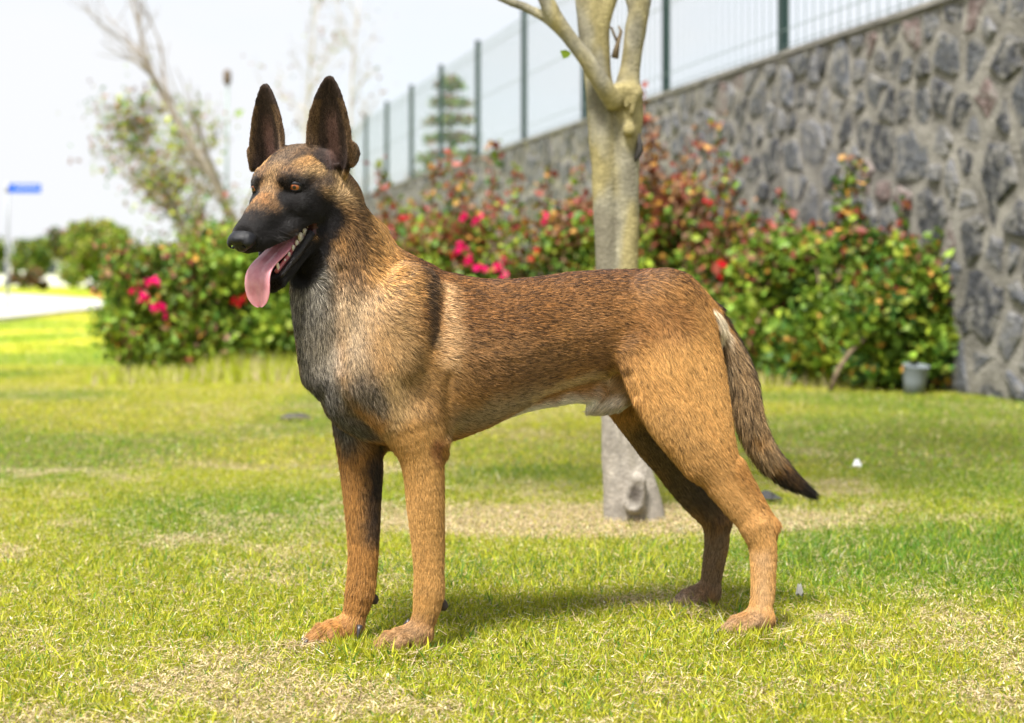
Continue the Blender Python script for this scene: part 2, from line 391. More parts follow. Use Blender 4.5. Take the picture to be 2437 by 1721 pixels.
def cell(i):
    x, z, r = SA[i]; near_ = np.where((np.abs(SA[:, 0]-x) < .75) & (np.arange(len(SA)) != i))[0]
    poly = [(x+r*1.75*math.cos(a), z+r*1.75*math.sin(a)) for a in np.linspace(0, 2*math.pi, 12, endpoint=False)]
    for j in near_:
        dx, dz = SA[j, 0]-x, SA[j, 1]-z; D = math.hypot(dx, dz)
        if D > .8: continue
        w = SA[j, 2]; t = D*(r/(r+w)); nx_, nz_ = dx/D, dz/D; lim = t-.017-.026*((i*7+j*13) % 5)/5; out = []
        for k in range(len(poly)):
            a, b = poly[k], poly[(k+1) % len(poly)]; da = (a[0]-x)*nx_+(a[1]-z)*nz_-lim; db = (b[0]-x)*nx_+(b[1]-z)*nz_-lim
            if da <= 0: out.append(a)
            if (da < 0) != (db < 0): q = da/(da-db); out.append((a[0]+(b[0]-a[0])*q, a[1]+(b[1]-a[1])*q))
        poly = out
        if len(poly) < 3: return None
    poly = [(a, min(max(b, .0), WH-.06)) for a, b in poly]
    # cut the corners once so that the outline is rounded
    o = []
    for k in range(len(poly)):
        a, b = poly[k], poly[(k+1) % len(poly)]
        if math.hypot(a[0]-b[0], a[1]-b[1]) < .02: o.append(((a[0]+b[0])/2, (a[1]+b[1])/2)); continue
        o += [(a[0]*.85+b[0]*.15, a[1]*.85+b[1]*.15), (a[0]*.15+b[0]*.85, a[1]*.15+b[1]*.85)]
    return o
def stone_geo(poly, x, z):
    n = len(poly); V = []; F = []; pr = rw.uniform(.004, .024); tx, tz = rw.uniform(-.12, .12, 2)
    jt = rw.normal(0, .14, n)
    for lv, (sc, y) in enumerate(((1.0, -.03), (.98, .35), (.86, .85), (.52, 1.06))):
        for k, (a, b) in enumerate(poly):
            q = sc*(1+jt[k]*(lv > 0)); xx, zz = (a-x)*q, (b-z)*q
            yy = y if lv == 0 else pr*y+(xx*tx+zz*tz)*.5+rw.normal(0, .0022)
            V.append((xx, yy, zz))
    for lv in range(3):
        for k in range(n): F.append((lv*n+k, (lv+1)*n+k, (lv+1)*n+(k+1) % n, lv*n+(k+1) % n))
    V.append((0, pr*1.1, 0)); c = len(V)-1
    for k in range(n): F.append((3*n+k, c, 3*n+(k+1) % n))
    return V, F
big = MB(); bigm = []; cnt = 0
vis = []
for i in range(len(SA)):
    x, z, r = SA[i]; Y = wp(x).y; X = wp(x).x; px = CX+X/Y*FPX; py = HY-(z-.6)/Y*FPX
    vis.append(-1 if px > 2500 or py < -60 else r/Y)
vis = np.array(vis); order = set(np.argsort(-vis)[:295])
for i in range(len(SA)):
    poly = cell(i)
    if poly is None or len(poly) < 4: continue
    x, z, r = SA[i]; V, F = stone_geo(poly, x, z); mi = int(rw.choice(4, p=[.42, .28, .25, .05])); mi = 1 if mi == 3 and r > .11 else mi
    if i in order:
        o = mesh_np('stone', V, [a for f in F for a in f], SM[mi], wall, False, counts=[len(f) for f in F]); o.location = (x, 0, z)
    else:
        big.add([(a+x, b, c+z) for a, b, c in V], F); bigm += [mi]*len(F)
rest = mesh_np('small_far_stones', big.v, [a for f in big.f for a in f], SM, wall, False, counts=[len(f) for f in big.f], mats=bigm); tag(rest, kind='stuff')

fence = empty('mesh_fence', (*wp(0), 0), math.atan2(WD.y, WD.x)); tag(fence, 'dark green metal mesh fence standing along the top of the stone wall', 'fence')
fm = mat('fence_post_paint', (.006,.026,.021), .45, spec=.5); wm_ = mat('fence_wire', (.16,.21,.20), .45, spec=.5)
s_of = lambda Y: (Y-WY0)*WL
posts = [s_of(10.3+2.24*k) for k in range(-2, 11)]
for s in posts:
    mb = MB(); mb.box((0,0,.755), (.029,.029,.755)); mb.box((0,0,1.515), (.033,.033,.008)); mb.box((0,0,.006), (.06,.06,.006)); o = mb.build('post', fm, fence, False); o.location = (s, -.16, WH+.001)
base_panel = None
for a, b in zip(posts[:-1], posts[1:]):
    L_ = b-a-.06
    if base_panel is None:
        mb = MB(); nW = 18
        for i in range(nW):
            x = L_*(i+.5)/nW; mb.box((x, 0, .73), (.0030, .0030, .70))
        for z in (.06,.16,.74,1.30,1.38): mb.box((L_/2, .006 if z not in (.16,1.38) else .030, z), (L_/2, .0026, .0026))
        pn = mb.build('mesh_panel', wm_, fence, False); base_panel = pn
    else: pn = base_panel.copy(); link(pn, fence)
    tag(pn, kind='stuff'); pn.location = (a+.03, -.16, WH+.03)
# ================================================================== trees and shrubs
rp = np.random.default_rng(5)
M_LEAF = mat('leaf', attr='col', rough=.5, spec=.3, trans=.28); M_STEM = mat('shrub_stem', noise=(30, (.10,.07,.045), (.22,.16,.10)), rough=.9)
M_FLOWER = mat('flower_petal', attr='col', rough=.6, trans=.35)
PAL = dict(g=(.070,.165,.020), y=(.30,.33,.028), d=(.024,.070,.010), r=(.26,.060,.040), b=(.22,.120,.065), o=(.50,.26,.05), l=(.20,.30,.030))
def leaves(P, size, cols, seed=0, up=.4):
    """rhombic folded leaves at P"""
    n = len(P); r = np.random.default_rng(seed)
    d = r.normal(0, 1, (n, 3)); d[:, 2] += up*.5; d /= np.linalg.norm(d, axis=1, keepdims=True)
    q = np.cross(d, r.normal(0, 1, (n, 3))); q /= np.linalg.norm(q, axis=1, keepdims=True); nn = np.cross(d, q)
    L = (size*np.exp(r.normal(0, .25, n)))[:, None]; w = L*.36
    V = np.stack([P, P+d*L*.45+q*w+nn*w*.25, P+d*L, P+d*L*.45-q*w+nn*w*.25, P+d*L*.5], 1).reshape(-1, 3)
    b = np.arange(n)[:, None]*5; F = np.concatenate([np.concatenate([b+0, b+1, b+4], 1), np.concatenate([b+1, b+2, b+4], 1), np.concatenate([b+2, b+3, b+4], 1), np.concatenate([b+3, b+0, b+4], 1)])
    return V, F, np.repeat(cols, 5, 0)
def pick_cols(n, mixd, seed, P=None, redtop=0, h=1):
    r = np.random.default_rng(seed); ks = list(mixd); pr = np.array([mixd[k] for k in ks], float); pr /= pr.sum()
    c = np.array([PAL[k] for k in ks])[r.choice(len(ks), n, p=pr)]
    if redtop and P is not None:
        k = (r.random(n) < redtop*sstep(.45, .95, P[:, 2]/h)); c = np.where(k[:, None], np.array([PAL['r'], PAL['b'], PAL['o']])[r.choice(3, n, p=[.42,.45,.13])], c)
    if P is not None:       # neighbouring leaves share their shade: young growth in some places, old in others
        f = sstep(.36, .64, fbm(P+seed*.37, 6.5, 4, 2))[:, None]; m = np.array(PAL['d'])*1.3*(1-f)+np.array(PAL['l'])*1.1*f
        gm = (c[:, 1:2] > c[:, 0:1]*.8); c = np.where(gm, c*.55+m*.45, c)
    return c*np.exp(r.normal(0, .20, n))[:, None]
def flower_mesh(col, seed):
    r = np.random.default_rng(seed); V = []; F = []; n = 0
    for k in range(9):
        d = r.normal(0, 1, 3); d[2] = abs(d[2])+.1; d /= np.linalg.norm(d); q = np.cross(d, r.normal(0, 1, 3)); q /= np.linalg.norm(q); m_ = np.cross(d, q)
        V += [np.zeros(3), d*.6+q*.42+m_*.1, d*1.05+m_*.2, d*.6-q*.42+m_*.1]; F += [(n, n+1, n+2), (n, n+2, n+3)]; n += 4
    me = mesh_np('flower', np.array(V), F, M_FLOWER, None, False, cols=np.tile(np.array(col), (len(V), 1))*np.repeat(np.exp(r.normal(0, .2, 9)), 4)[:, None])
    d = me.data; bpy.data.objects.remove(me); return d
FM = {'m': [flower_mesh((.80,.008,.17), 1), flower_mesh((.85,.012,.22), 2)], 'r': [flower_mesh((.66,.015,.03), 3)], 'p': [flower_mesh((.80,.12,.20), 4)]}

def bush(px, d, w, h, n, mixd, label, size=.052, redtop=.2, sprigs=(), flowers=(), dy=.36, group=None, lumps=9, cat='shrub', seed=None):
    """px: column in the photograph's 2295-wide view; w, h metres; sprigs: (dx, height) of shoots that stand out"""
    seed = seed or int(px*7+d*100); r = np.random.default_rng(seed)
    X = (px*1.0619-CX)/FPX*d; root = empty('flowering_shrub', (X, d, 0)); tag(root, label, cat, group)
    L = []
    for k in range(lumps):
        L.append((r.uniform(-.36, .36)*w, r.uniform(-.6, .6)*dy, h*r.uniform(.26, .80), r.uniform(.16, .27)*min(w, h*1.1)))
    L += [(-.30*w, -.2*dy, h*.22, .24*h), (.30*w, -.1*dy, h*.24, .25*h), (0, -.3*dy, h*.26, .25*h), (0, 0, h*.72, .24*h)]
    P = []
    per = n//len(L)
    for cx, cy, cz, rr in L:
        v = r.normal(0, 1, (per, 3)); v /= np.linalg.norm(v, axis=1, keepdims=True); q = rr*(r.random(per)**.38)*(1+r.normal(0, .13, per))
        P.append(np.array([cx, cy, cz])+v*q[:, None]*np.array([1.1, 1.0, 1.0]))
    stems = MB()
    for sx, sh in sprigs:
        k = 26; t = np.linspace(.3, 1, k); bx = sx*w; path = np.stack([bx+.05*np.sin(t*5+sx*9), r.uniform(-.1, .1)+t*0, sh*t], 1)
        for _ in range(5): P.append(path+r.normal(0, .045, path.shape)*(1.15-.6*t)[:, None])
        stems.tube([tuple(path[i]) for i in range(0, k, 5)], .004, 5)
    P = np.concatenate(P); P = P[P[:, 2] > .02]
    V, F, C_ = leaves(P, size, pick_cols(len(P), mixd, seed+1, P, redtop, h)*(.72+.56*fbm(P+seed, 7, 9, 2))[:, None], seed+2)
    fo = mesh_np('foliage', V, F, M_LEAF, root, False, cols=C_); tag(fo, kind='stuff')
    for k in range(9):
        a = r.uniform(-.3, .3)*w; b = r.uniform(-.4, .4)*dy; e = r.uniform(-.16, .16)*w
        stems.tube([(a*.5, b*.5, -.01), (a*.8, b*.8, h*.3), (a+e, b, h*.72)], [.011, .008, .003], 5)
    st_o = stems.build('stem', M_STEM, root); 
    if len(stems.f) > 40: tag(st_o, kind='stuff')
    for fx, fy, kind, sz in flowers:            # where the photograph shows a bloom, on the near side of the shrub
        dd = d-dy*.75; p = at(fx*1.0619, fy*1.0619, dd)-Vector((X, d, 0))
        for q in range(4 if sz > .04 else 2):
            f = bpy.data.objects.new('flower', FM[kind][q % len(FM[kind])]); link(f, root); f.location = p+Vector(r.normal(0, sz*.45, 3)); f.scale = (sz*.60,)*3; f.rotation_euler = r.uniform(0, 6, 3)
    return root
GM = dict(g=3, y=3.0, d=2, l=3, b=1.2, o=.4, r=.4); GL = dict(g=2.4, y=4.2, d=1.0, l=3.4, b=1.4, o=.7, r=.7); GD = dict(g=3, d=4, l=1, y=.8)
bush(400, 9.5, .85, .86, 6500, GM, 'green shrub with a cluster of magenta blooms at the left end of the bed', flowers=[(322,640,'m',.07),(345,636,'m',.06),(312,655,'m',.05),(333,668,'m',.05),(352,688,'m',.065),(372,700,'m',.03)])
bush(500, 10.0, .8, .98, 6250, GM, 'yellow-green shrub with one pink bloom behind the cluster of magenta blooms', flowers=[(452,622,'m',.045),(447,625,'m',.03),(575,545,'p',.03)], redtop=.1)
bush(610, 9.6, 1.0, .92, 8000, dict(g=3, y=2.6, d=1, l=4), 'bright green grassy shrub under the dog\'s muzzle with dark red blooms', flowers=[(530,672,'r',.045),(560,665,'r',.03),(650,742,'r',.035)], redtop=.05)
bush(290, 15.0, .62, .80, 3750, GD, 'small dark shrub beyond the left end of the bed, beside the road', redtop=.25, flowers=[(214,657,'p',.05)])
bush(385, 13.6, 1.0, .86, 5250, GD, 'dark rounded shrub behind the magenta blooms', redtop=.0)
bush(490, 13.0, .9, 1.06, 4500, GL, 'loose yellow-green shrub below the leaning bare tree', redtop=.1, sprigs=[(.1,1.25),(-.3,1.2)])
bush(770, 10.2, 1.0, 1.0, 5000, GM, 'green shrub hidden mostly behind the dog\'s neck', flowers=[(860,520,'p',.03)])
bush(925, 10.9, 1.05, 1.20, 7500, GL, 'yellow-green shrub with pink blooms just right of the dog\'s neck', redtop=.55, sprigs=[(-.25,1.42),(.15,1.45),(.3,1.38)], flowers=[(955,500,'p',.035),(1005,505,'p',.04),(905,495,'r',.045),(880,515,'p',.03),(962,470,'p',.03)])
bush(1080, 10.3, 1.10, 1.16, 8000, GL, 'yellow-green shrub with many magenta blooms between the dog\'s back and the wall', redtop=.55, sprigs=[(-.2,1.42),(.1,1.5),(-.05,1.35),(.35,1.3)], flowers=[(1045,490,'m',.045),(1068,490,'m',.045),(1020,552,'m',.05),(1052,583,'m',.06),(1072,597,'m',.05),(1136,603,'m',.085),(1118,600,'m',.05),(1158,512,'m',.045),(1175,519,'m',.045),(1013,580,'r',.03)])
bush(1250, 10.0, 1.05, 1.14, 7500, GL, 'yellow-green shrub with two pink blooms left of the young tree', redtop=.5, sprigs=[(.15,1.36),(.3,1.5),(-.3,1.3)], flowers=[(1217,490,'m',.045),(1313,488,'m',.045),(1200,570,'r',.04),(1290,480,'p',.03)])
bush(1395, 9.8, .75, 1.25, 5250, GL, 'shrub directly behind the young tree', redtop=.5, sprigs=[(.2,1.5)])
bush(1492, 9.6, .72, 1.36, 5750, GM, 'tall red-tipped shrub just right of the young tree', redtop=1.0, sprigs=[(-.35,1.66),(-.1,1.58),(.2,1.5),(-.2,1.72)], flowers=[(1610,520,'r',.03)])
bush(1630, 9.2, .85, 1.06, 6500, GM, 'green shrub with red blooms above the dog\'s rump', redtop=.55, sprigs=[(-.02,1.52),(.08,1.32),(-.3,1.25)], flowers=[(1628,596,'r',.06),(1642,590,'r',.04),(1650,645,'r',.045),(1680,665,'r',.04),(1712,573,'r',.04),(1590,455,'r',.035)])
bush(1765, 8.8, .85, .90, 7000, GM, 'green shrub against the wall behind the dog\'s tail', redtop=.30, sprigs=[(.0,1.05),(-.3,1.0)])
bush(1905, 8.45, .80, .96, 7000, dict(g=3, y=2, d=2.2, l=2, o=.4), 'green and yellow shrub with one tall shoot up the wall', redtop=.25, sprigs=[(.05,1.26),(.1,1.20),(0,1.12),(.28,1.0)])
bush(2050, 8.1, .72, .84, 6500, dict(g=3, y=2.2, d=2.6, l=1.6, o=.5), 'dark green shrub with yellowing leaves, last before the bare wall', redtop=.2, sprigs=[(.2,.92)])
# bent bare stem under the last shrubs
mb = MB(); p = [at(x*1.0619, y*1.0619, 7.9) for x, y in ((1860,880),(1878,830),(1905,790),(1935,762),(1962,742))]
mb.tube(p, [.016,.014,.012,.009,.004], 8, .1); tag(mb.build('bent_stem', M_STEM), 'curved bare grey stem leaning out from under the shrubs at the wall', 'stem')
# straggly long grass along the foot of the bed
r = np.random.default_rng(88); n = 5200; bx = r.uniform(-2.4, 2.2, n); by = 8.75+.10*np.sin(bx*3)+r.normal(0, .16, n)-.16*np.clip(bx-.6, 0, 2)
bx, by = bx, by; hh = r.uniform(.03, .11, n)*np.where(np.abs(bx+1.3) < .5, 1.7, 1); az = r.random(n)*6.28; ln_ = hh*r.uniform(.1, .6, n)
V = np.stack([np.stack([bx-.004, by, bx*0], 1), np.stack([bx+.004, by, bx*0], 1), np.stack([bx+np.cos(az)*ln_, by+np.sin(az)*ln_, hh], 1)], 1).reshape(-1, 3)
cc = np.where((r.random(n) < .3)[:, None], C_STRAW*.8, C_YEL*.7+C_GREEN*.4)*np.exp(r.normal(0, .2, n))[:, None]
tag(mesh_np('long_grass', V, np.arange(3*n).reshape(n, 3), M_BLADE, cols=np.repeat(cc, 3, 0)), kind='stuff')

# ------------------------------------------------------------------ the young tree behind the dog
TD = 3.78
def tp(x, y, d=TD): v = at(x*1.0619, y*1.0619, d); return np.array(v)
def tr(r): return r*1.0619/FPX*TD
tree = empty('young_tree', (.22, TD, 0)); tag(tree, 'young smooth-barked tree forking low, standing in the lawn right behind the dog', 'tree')
T0 = np.array([.22, TD, 0])
def tn(x, y, r, dd=0): return (tp(x, y, TD+dd)-T0, tr(r))
G3 = Grid((-.50,-.16,-.03), (.36,.16,1.62), .0062)
ls = [tn(1392,1168,40), tn(1388,1100,36), tn(1378,1000,30), tn(1372,850,26), tn(1364,650,26), tn(1359,500,27), tn(1352,350,29), tn(1345,240,31), tn(1338,150,31), tn(1330,70,34), tn(1318,0,30), tn(1300,-90,25), tn(1275,-300,20)]
rs = [tn(1444,1168,48), tn(1432,1095,42), tn(1414,1000,31), tn(1408,850,27), tn(1404,650,27), tn(1404,500,29), tn(1404,350,30), tn(1408,270,33), tn(1405,215,33)]
for c in (ls, rs): G3.chain(c, .008)
G3.chain([tn(1405,220,32), tn(1412,150,22), tn(1424,70,23), tn(1436,10,22), tn(1452,-80,16), tn(1475,-300,12)], .012)
G3.chain([tn(1428,40,15), tn(1408,-40,13), tn(1395,-160,11)], .008)
G3.chain([tn(1340,60,24), tn(1372,-20,18), tn(1392,-120,15), tn(1405,-320,12)], .012)
G3.chain([tn(1372,228,20,-.05), tn(1350,190,20,-.07), tn(1318,140,18,-.08), tn(1280,88,17,-.09), tn(1240,30,17,-.1), tn(1205,-40,15,-.1), tn(1150,-200,12,-.1)], .006)
G3.chain([tn(1272,80,13,-.09), tn(1225,42,11.5,-.08), tn(1180,18,10,-.08), tn(1130,-2,9,-.08), tn(1060,-35,7,-.08), tn(960,-90,5,-.08)], .008)
G3.chain([tn(1385,205,20,-.03), tn(1420,212,20,-.02)], .010)
for x, y in ((1380,200),(1395,196),(1412,200),(1425,212)): G3.cap(tn(x,y,0,-.045)[0], tn(x-8,y+40,0,-.045)[0], .010, .006, .006)   # wrinkled collar
G3.cap(tn(1410,292,0,-.05)[0], tn(1410,292,0,-.045)[0], .016, .016, .008); G3.cap(tn(1411,292,0,-.09)[0], tn(1411,292,0,-.07)[0], .007, .007, .004, sub=True)
kn0 = tn(1418,1105,0,-.065)[0]
G3.cap(kn0+np.array([.004,0,-.028]), kn0+np.array([.012,0,.030]), .026, .022, .016)
G3.cap(kn0+np.array([-.002,-.030,-.018]), kn0+np.array([.010,-.030,.022]), .0190, .0150, .005, sub=True)
G3.cap((.075,.0,.03), (.115,.02,-.02), .034, .018, .02)
tV, tQ = G3.mesh()
tV = tV+vnormals(tV, tQ)*((fbm(tV*np.array([1,1,.5]), 30, 71, 3)-.5)*.006)[:, None]
Z = tV[:, 2]; n1 = fbm(tV*np.array([1,1,.45]), 13, 72, 3); n2 = fbm(tV, 45, 73, 2)
c = np.array((.34,.285,.130))+(np.array((.30,.275,.195))-np.array((.34,.285,.130)))*sstep(.40, .60, n1)[:, None]
low = (1-sstep(.25, .60, Z+.1*(n1-.5)))[:, None]; c = c+(np.array((.285,.255,.215))-c)*low
c = c*(.62+.76*n2)[:, None]; c = c+(np.array((.16,.14,.10))-c)*(sstep(.56, .70, n1)*.7)[:, None]
dk = np.exp(-((np.linalg.norm((tV-kn0-np.array([.005,-.03,0]))*np.array([1,.6,.75]), axis=1))/.020)**4)[:, None]; c = c+(np.array((.045,.035,.030))-c)*dk*.95
mesh_np('trunk', tV, tQ, mat('smooth_bark', attr='col', rough=.8, spec=.25, noise=(110, (.82,.82,.82), (1.1,1.1,1.1)), bump=(120, .6, .005)), tree, cols=c)
del G3.F
mb = MB(); mb.tube([tn(1432,300,0,-.02)[0], tn(1434,335,0,-.03)[0], tn(1428,352,0,-.03)[0], tn(1424,362,0,-.03)[0]], [.003,.009,.007,.002], 8, .1); mb.build('bark_flap', mat('dead_bark', (.05,.045,.04), .9), tree)
mb = MB(); mb.tube([tn(1378,130,0,.0)[0], tn(1385,98,0,0)[0], tn(1392,70,0,0)[0], tn(1386,58,0,0)[0]], [.010,.006,.004,.002], 7, .1); mb.tube([tn(1385,98,0,0)[0], tn(1370,62,0,0)[0], tn(1360,58,0,0)[0]], [.004,.003,.001], 6); mb.build('twig', mat('twig_bark', (.20,.15,.09), .85), tree)
V, F, C_ = leaves(np.array([tn(1276,118,0,-.1)[0]]), .034, np.array([(.16,.26,.015)]), 5); V = V-V[0]
lv = np.array([[0,0,0],[-.012,0,.008],[-.027,.003,.006],[-.019,.002,-.014],[-.006,0,-.010]]); mesh_np('leaf', lv+tn(1280,119,0,-.1)[0], [(0,1,2),(0,2,3),(0,3,4)], M_LEAF, tree, False, cols=np.tile((.17,.25,.012), (5,1)))
# high crown, above the picture
cr_p = []
for _ in range(40): b = np.array([random.uniform(-.9,.9), random.uniform(-.8,.8), random.uniform(2.1,3.2)]); cr_p.append(b+rp.normal(0, .13, (60, 3)))
mb = MB()
for (x, y), e in (((1275,-300), (-.5,.1,2.6)), ((1475,-300), (.5,-.2,2.7)), ((1405,-320), (.1,.5,2.8)), ((1150,-200), (-.8,-.3,2.5)), ((1395,-160), (.2,-.5,2.6))):
    a = tn(x, y, 0)[0]; mb.tube([a, (a+np.array(e))/2+np.array([.03,.02,0]), e], [.016,.011,.004], 7)
mb.build('limb', tree.children[0].data.materials[0], tree)
P = np.concatenate(cr_p); V, F, C_ = leaves(P, .06, pick_cols(len(P), GM, 9), 10); tag(mesh_np('crown', V, F, M_LEAF, tree, False, cols=C_), kind='stuff')

# ------------------------------------------------------------------ far trees
def branchy(name, label, d, base, path, r0, depth_, mtl, seed, spread=.55, leaf=None, nl=0, lsize=.08, ln0=1.0, top=None, cat='tree', group=None, nlimb=3):
    """a bare or thinly leafed tree: path in 2295-wide pixels at depth d, recursive limbs"""
    r = np.random.default_rng(seed); X0 = np.array(at(base[0]*1.0619, HY, d)); X0[2] = 0
    root = empty(name, X0); tag(root, label, cat, group); mb = MB(); tips = []
    P = [np.array(at(x*1.0619, y*1.0619, d))-X0 for x, y in path]; P[0][2] = min(P[0][2], 0)
    n = len(P); R = [r0*(1-.8*i/(n-1)) for i in range(n)]; mb.tube(P, R, 8)
    def grow(p, d_, L, rr, lv):
        q = [p]; dd = d_.copy()
        for i in range(3): dd = dd+r.normal(0, .16, 3)+np.array([0,0,.07]); dd /= np.linalg.norm(dd); q.append(q[-1]+dd*L/3)
        mb.tube(q, [rr, rr*.8, rr*.62, rr*.42], 4 if lv < 2 else 3, cap=False); tips.append(q[-1]); tips.append(q[2])
        if lv < depth_:
            for k in range(r.integers(2, 5)):
                e = dd+r.normal(0, spread, 3)*np.array([1,.8,.6]); e /= np.linalg.norm(e); grow(q[r.integers(1, 4)], e, L*r.uniform(.55, .85), rr*.55, lv+1)
    for i in range(1, n):
        for k in range(nlimb):
            t = P[i]-P[i-1]; t /= np.linalg.norm(t); e = t+r.normal(0, spread, 3); e /= np.linalg.norm(e)
            grow(P[i-1]+(P[i]-P[i-1])*r.uniform(.2, 1), e, ln0*r.uniform(.6, 1.2), R[i]*.65+.004, 0)
    mb.build('trunk', mtl, root)
    if nl:
        T = np.array(tips); Q = T[r.integers(0, len(T), nl)]+r.normal(0, .16, (nl, 3)); V, F, C_ = leaves(Q, lsize, pick_cols(nl, leaf, seed), seed)
        tag(mesh_np('crown', V, F, M_LEAF, root, False, cols=C_), kind='stuff')
    return root
pale_bark = mat('pale_bark', noise=(12, (.34,.31,.28), (.46,.43,.39)), rough=.9)
bark = mat('grey_bark', noise=(12, (.15,.125,.10), (.30,.26,.21)), rough=.9)
branchy('bare_tree', 'tall bare tree leaning left, nearest of the leafless trees behind the dog\'s muzzle', 20, (545,640), [(545,640),(535,560),(525,490),(490,430),(460,370),(425,315),(385,255),(350,190),(325,110),(300,20),(285,-60)], .068, 2, bark, 31, .42, ln0=1.0, nlimb=1)
branchy('bare_tree', 'small multi-stemmed tree with thin new leaves, left of the leaning bare tree', 26, (430,640), [(430,640),(420,560),(400,480),(370,420),(330,360),(290,310)], .085, 3, bark, 32, .62, dict(g=1.5, y=1.2, l=1, b=2.6), 2000, .09, .72)
branchy('bare_tree', 'slim upright sapling with sparse leaves rising behind the thin-leaved tree', 24, (455,640), [(455,640),(452,520),(440,430),(430,350),(425,280)], .045, 2, bark, 33, .6, dict(g=1, y=2, l=2, b=1), 450, .09, .5)
branchy('bare_tree', 'faint bare tree far off whose top shows between and above the dog\'s ears', 38, (690,640), [(690,640),(688,480),(686,330),(690,200),(700,100),(712,10)], .06, 2, pale_bark, 34, .5, dict(g=1, b=3, y=.6), 200, .10, 1.2)
branchy('bare_tree', 'faint bare tree far off whose twigs show above and right of the near ear', 40, (790,640), [(790,640),(788,420),(786,280),(788,160),(800,60),(806,-20)], .06, 2, pale_bark, 35, .45, dict(g=1, b=3), 160, .10, 1.2)
# slender lamp post among the bare trees
lp = empty('lamp_post', (*at(507*1.0619, HY, 30).xy, 0)); tag(lp, 'slender grey-green lamp post with a small dark lamp head, beside the leaning bare tree', 'lamp post')
pm = mat('lamp_post_paint', (.22,.27,.25), .5, metal=.3)
mb = MB(); mb.tube([(0,0,0),(0,0,.5),(.005,0,2.4),(.03,0,4.42)], [.055,.042,.034,.024], 10); mb.build('pole', pm, lp)
mb = MB(); mb.tube([(.02,0,4.38),(.02,0,4.44),(.02,0,4.50),(.02,0,4.60),(.02,0,4.68),(.02,0,4.70)], [.03,.08,.075,.085,.05,.01], 12); mb.build('lamp_head', mat('lamp_head_metal', (.10,.07,.045), .6), lp)

# conifer seen through the fence
cf = empty('conifer', (-1.28, 31, 0)); tag(cf, 'thin tiered conifer seen through the fence mesh', 'tree')
mb = MB(); mb.tube([(0,0,-.1),(.02,0,2.2),(0,0,4.7)], [.07,.05,.012], 8); mb.build('trunk', bark, cf)
P = []
for z in np.linspace(1.7, 4.55, 9):
    L_ = (5.0-z)*.42+.05
    for k in range(8):
        a = k*.785+z*2+rp.uniform(-.3,.3); t = rp.random(70)**.7*L_*rp.uniform(.7,1.15); P.append(np.stack([t*np.cos(a)+rp.normal(0,.05,70), t*np.sin(a)+rp.normal(0,.05,70), z-.16*t+rp.normal(0,.045,70)], 1))
P = np.concatenate(P); V, F, C_ = leaves(P, .095, pick_cols(len(P), dict(g=2, b=2.5, l=1.6, r=.25), 41), 42); tag(mesh_np('crown', V, F, M_LEAF, cf, False, cols=C_), kind='stuff')

def round_tree(px, d, top, w, mixd, label, seed, n=5200, size=.16, trunk=True, zlow=.22, cat='tree'):
    r = np.random.default_rng(seed); X = (px*1.0619-CX)/FPX*d; H_ = .6+(620-top)/3400*d; Wd = w/3400*d
    root = empty('broadleaf_tree' if trunk else 'hedge', (X, d, 0)); tag(root, label, cat)
    P = []; k = 22
    for _ in range(k):
        a = r.uniform(0, 6.28); q = math.sqrt(r.random())*.36*Wd; z = H_*r.uniform(zlow+.12, .82); z = min(z, H_*(1.0-.35*(q/(.5*Wd))**2)-.13*H_); rr = r.uniform(.12,.2)*min(Wd, H_)
        v = r.normal(0, 1, (n//k, 3)); v /= np.linalg.norm(v, axis=1, keepdims=True); P.append(np.array([q*math.cos(a), q*math.sin(a)*.8, z])+v*(rr*r.random(n//k)**.4*(1+r.normal(0,.12,n//k)))[:, None])
    P = np.concatenate(P); P = P[P[:, 2] > .05]; V, F, C_ = leaves(P, size, pick_cols(len(P), mixd, seed), seed); tag(mesh_np('crown' if trunk else 'foliage', V, F, M_LEAF, root, False, cols=C_), kind='stuff')
    mb = MB(); mb.tube([(0,0,-.05),(.03,0,H_*.3),(-.04,0,H_*.6)], [.035*H_,.028*H_,.012*H_], 8)
    for a in range(4): mb.tube([(.02,0,H_*.28),(math.cos(a*1.6)*Wd*.15, math.sin(a*1.6)*Wd*.12, H_*.5),(math.cos(a*1.6)*Wd*.26, math.sin(a*1.6)*Wd*.2, H_*.68)], [.018*H_,.012*H_,.005*H_], 6)
    mb.build('trunk', bark, root)
    return root
OL = dict(g=2, y=2.6, l=2.2, b=1.2); DKp = dict(g=2, d=3, b=1.2, l=.8)
round_tree(222, 60, 480, 215, OL, 'broad olive-green tree, brightest of the round trees at the left', 51, 9000, .15, zlow=.12)
round_tree(160, 82, 490, 130, dict(d=3, b=2.4, g=1), 'dark brown-green tree rising between the two paler round trees', 52, 6000, .2)
round_tree(70, 74, 516, 105, dict(g=2, y=1.3, d=1.6, l=1, b=.6), 'small dark green round-topped tree right of the street sign pole', 53, 5200, .15)
round_tree(-28, 70, 520, 110, dict(g=2, y=2, d=1.5), 'green tree cut by the left edge of the picture', 54, 4200, .15)
round_tree(355, 66, 540, 150, dict(g=2, y=1.5, l=2, b=1.5), 'hazy green tree behind the thin-leaved tree', 55, 4600, .15)
round_tree(470, 72, 560, 150, dict(g=2, y=1.5, l=2, b=1.5), 'low hazy green tree behind the leaning bare tree', 56, 4200, .15)
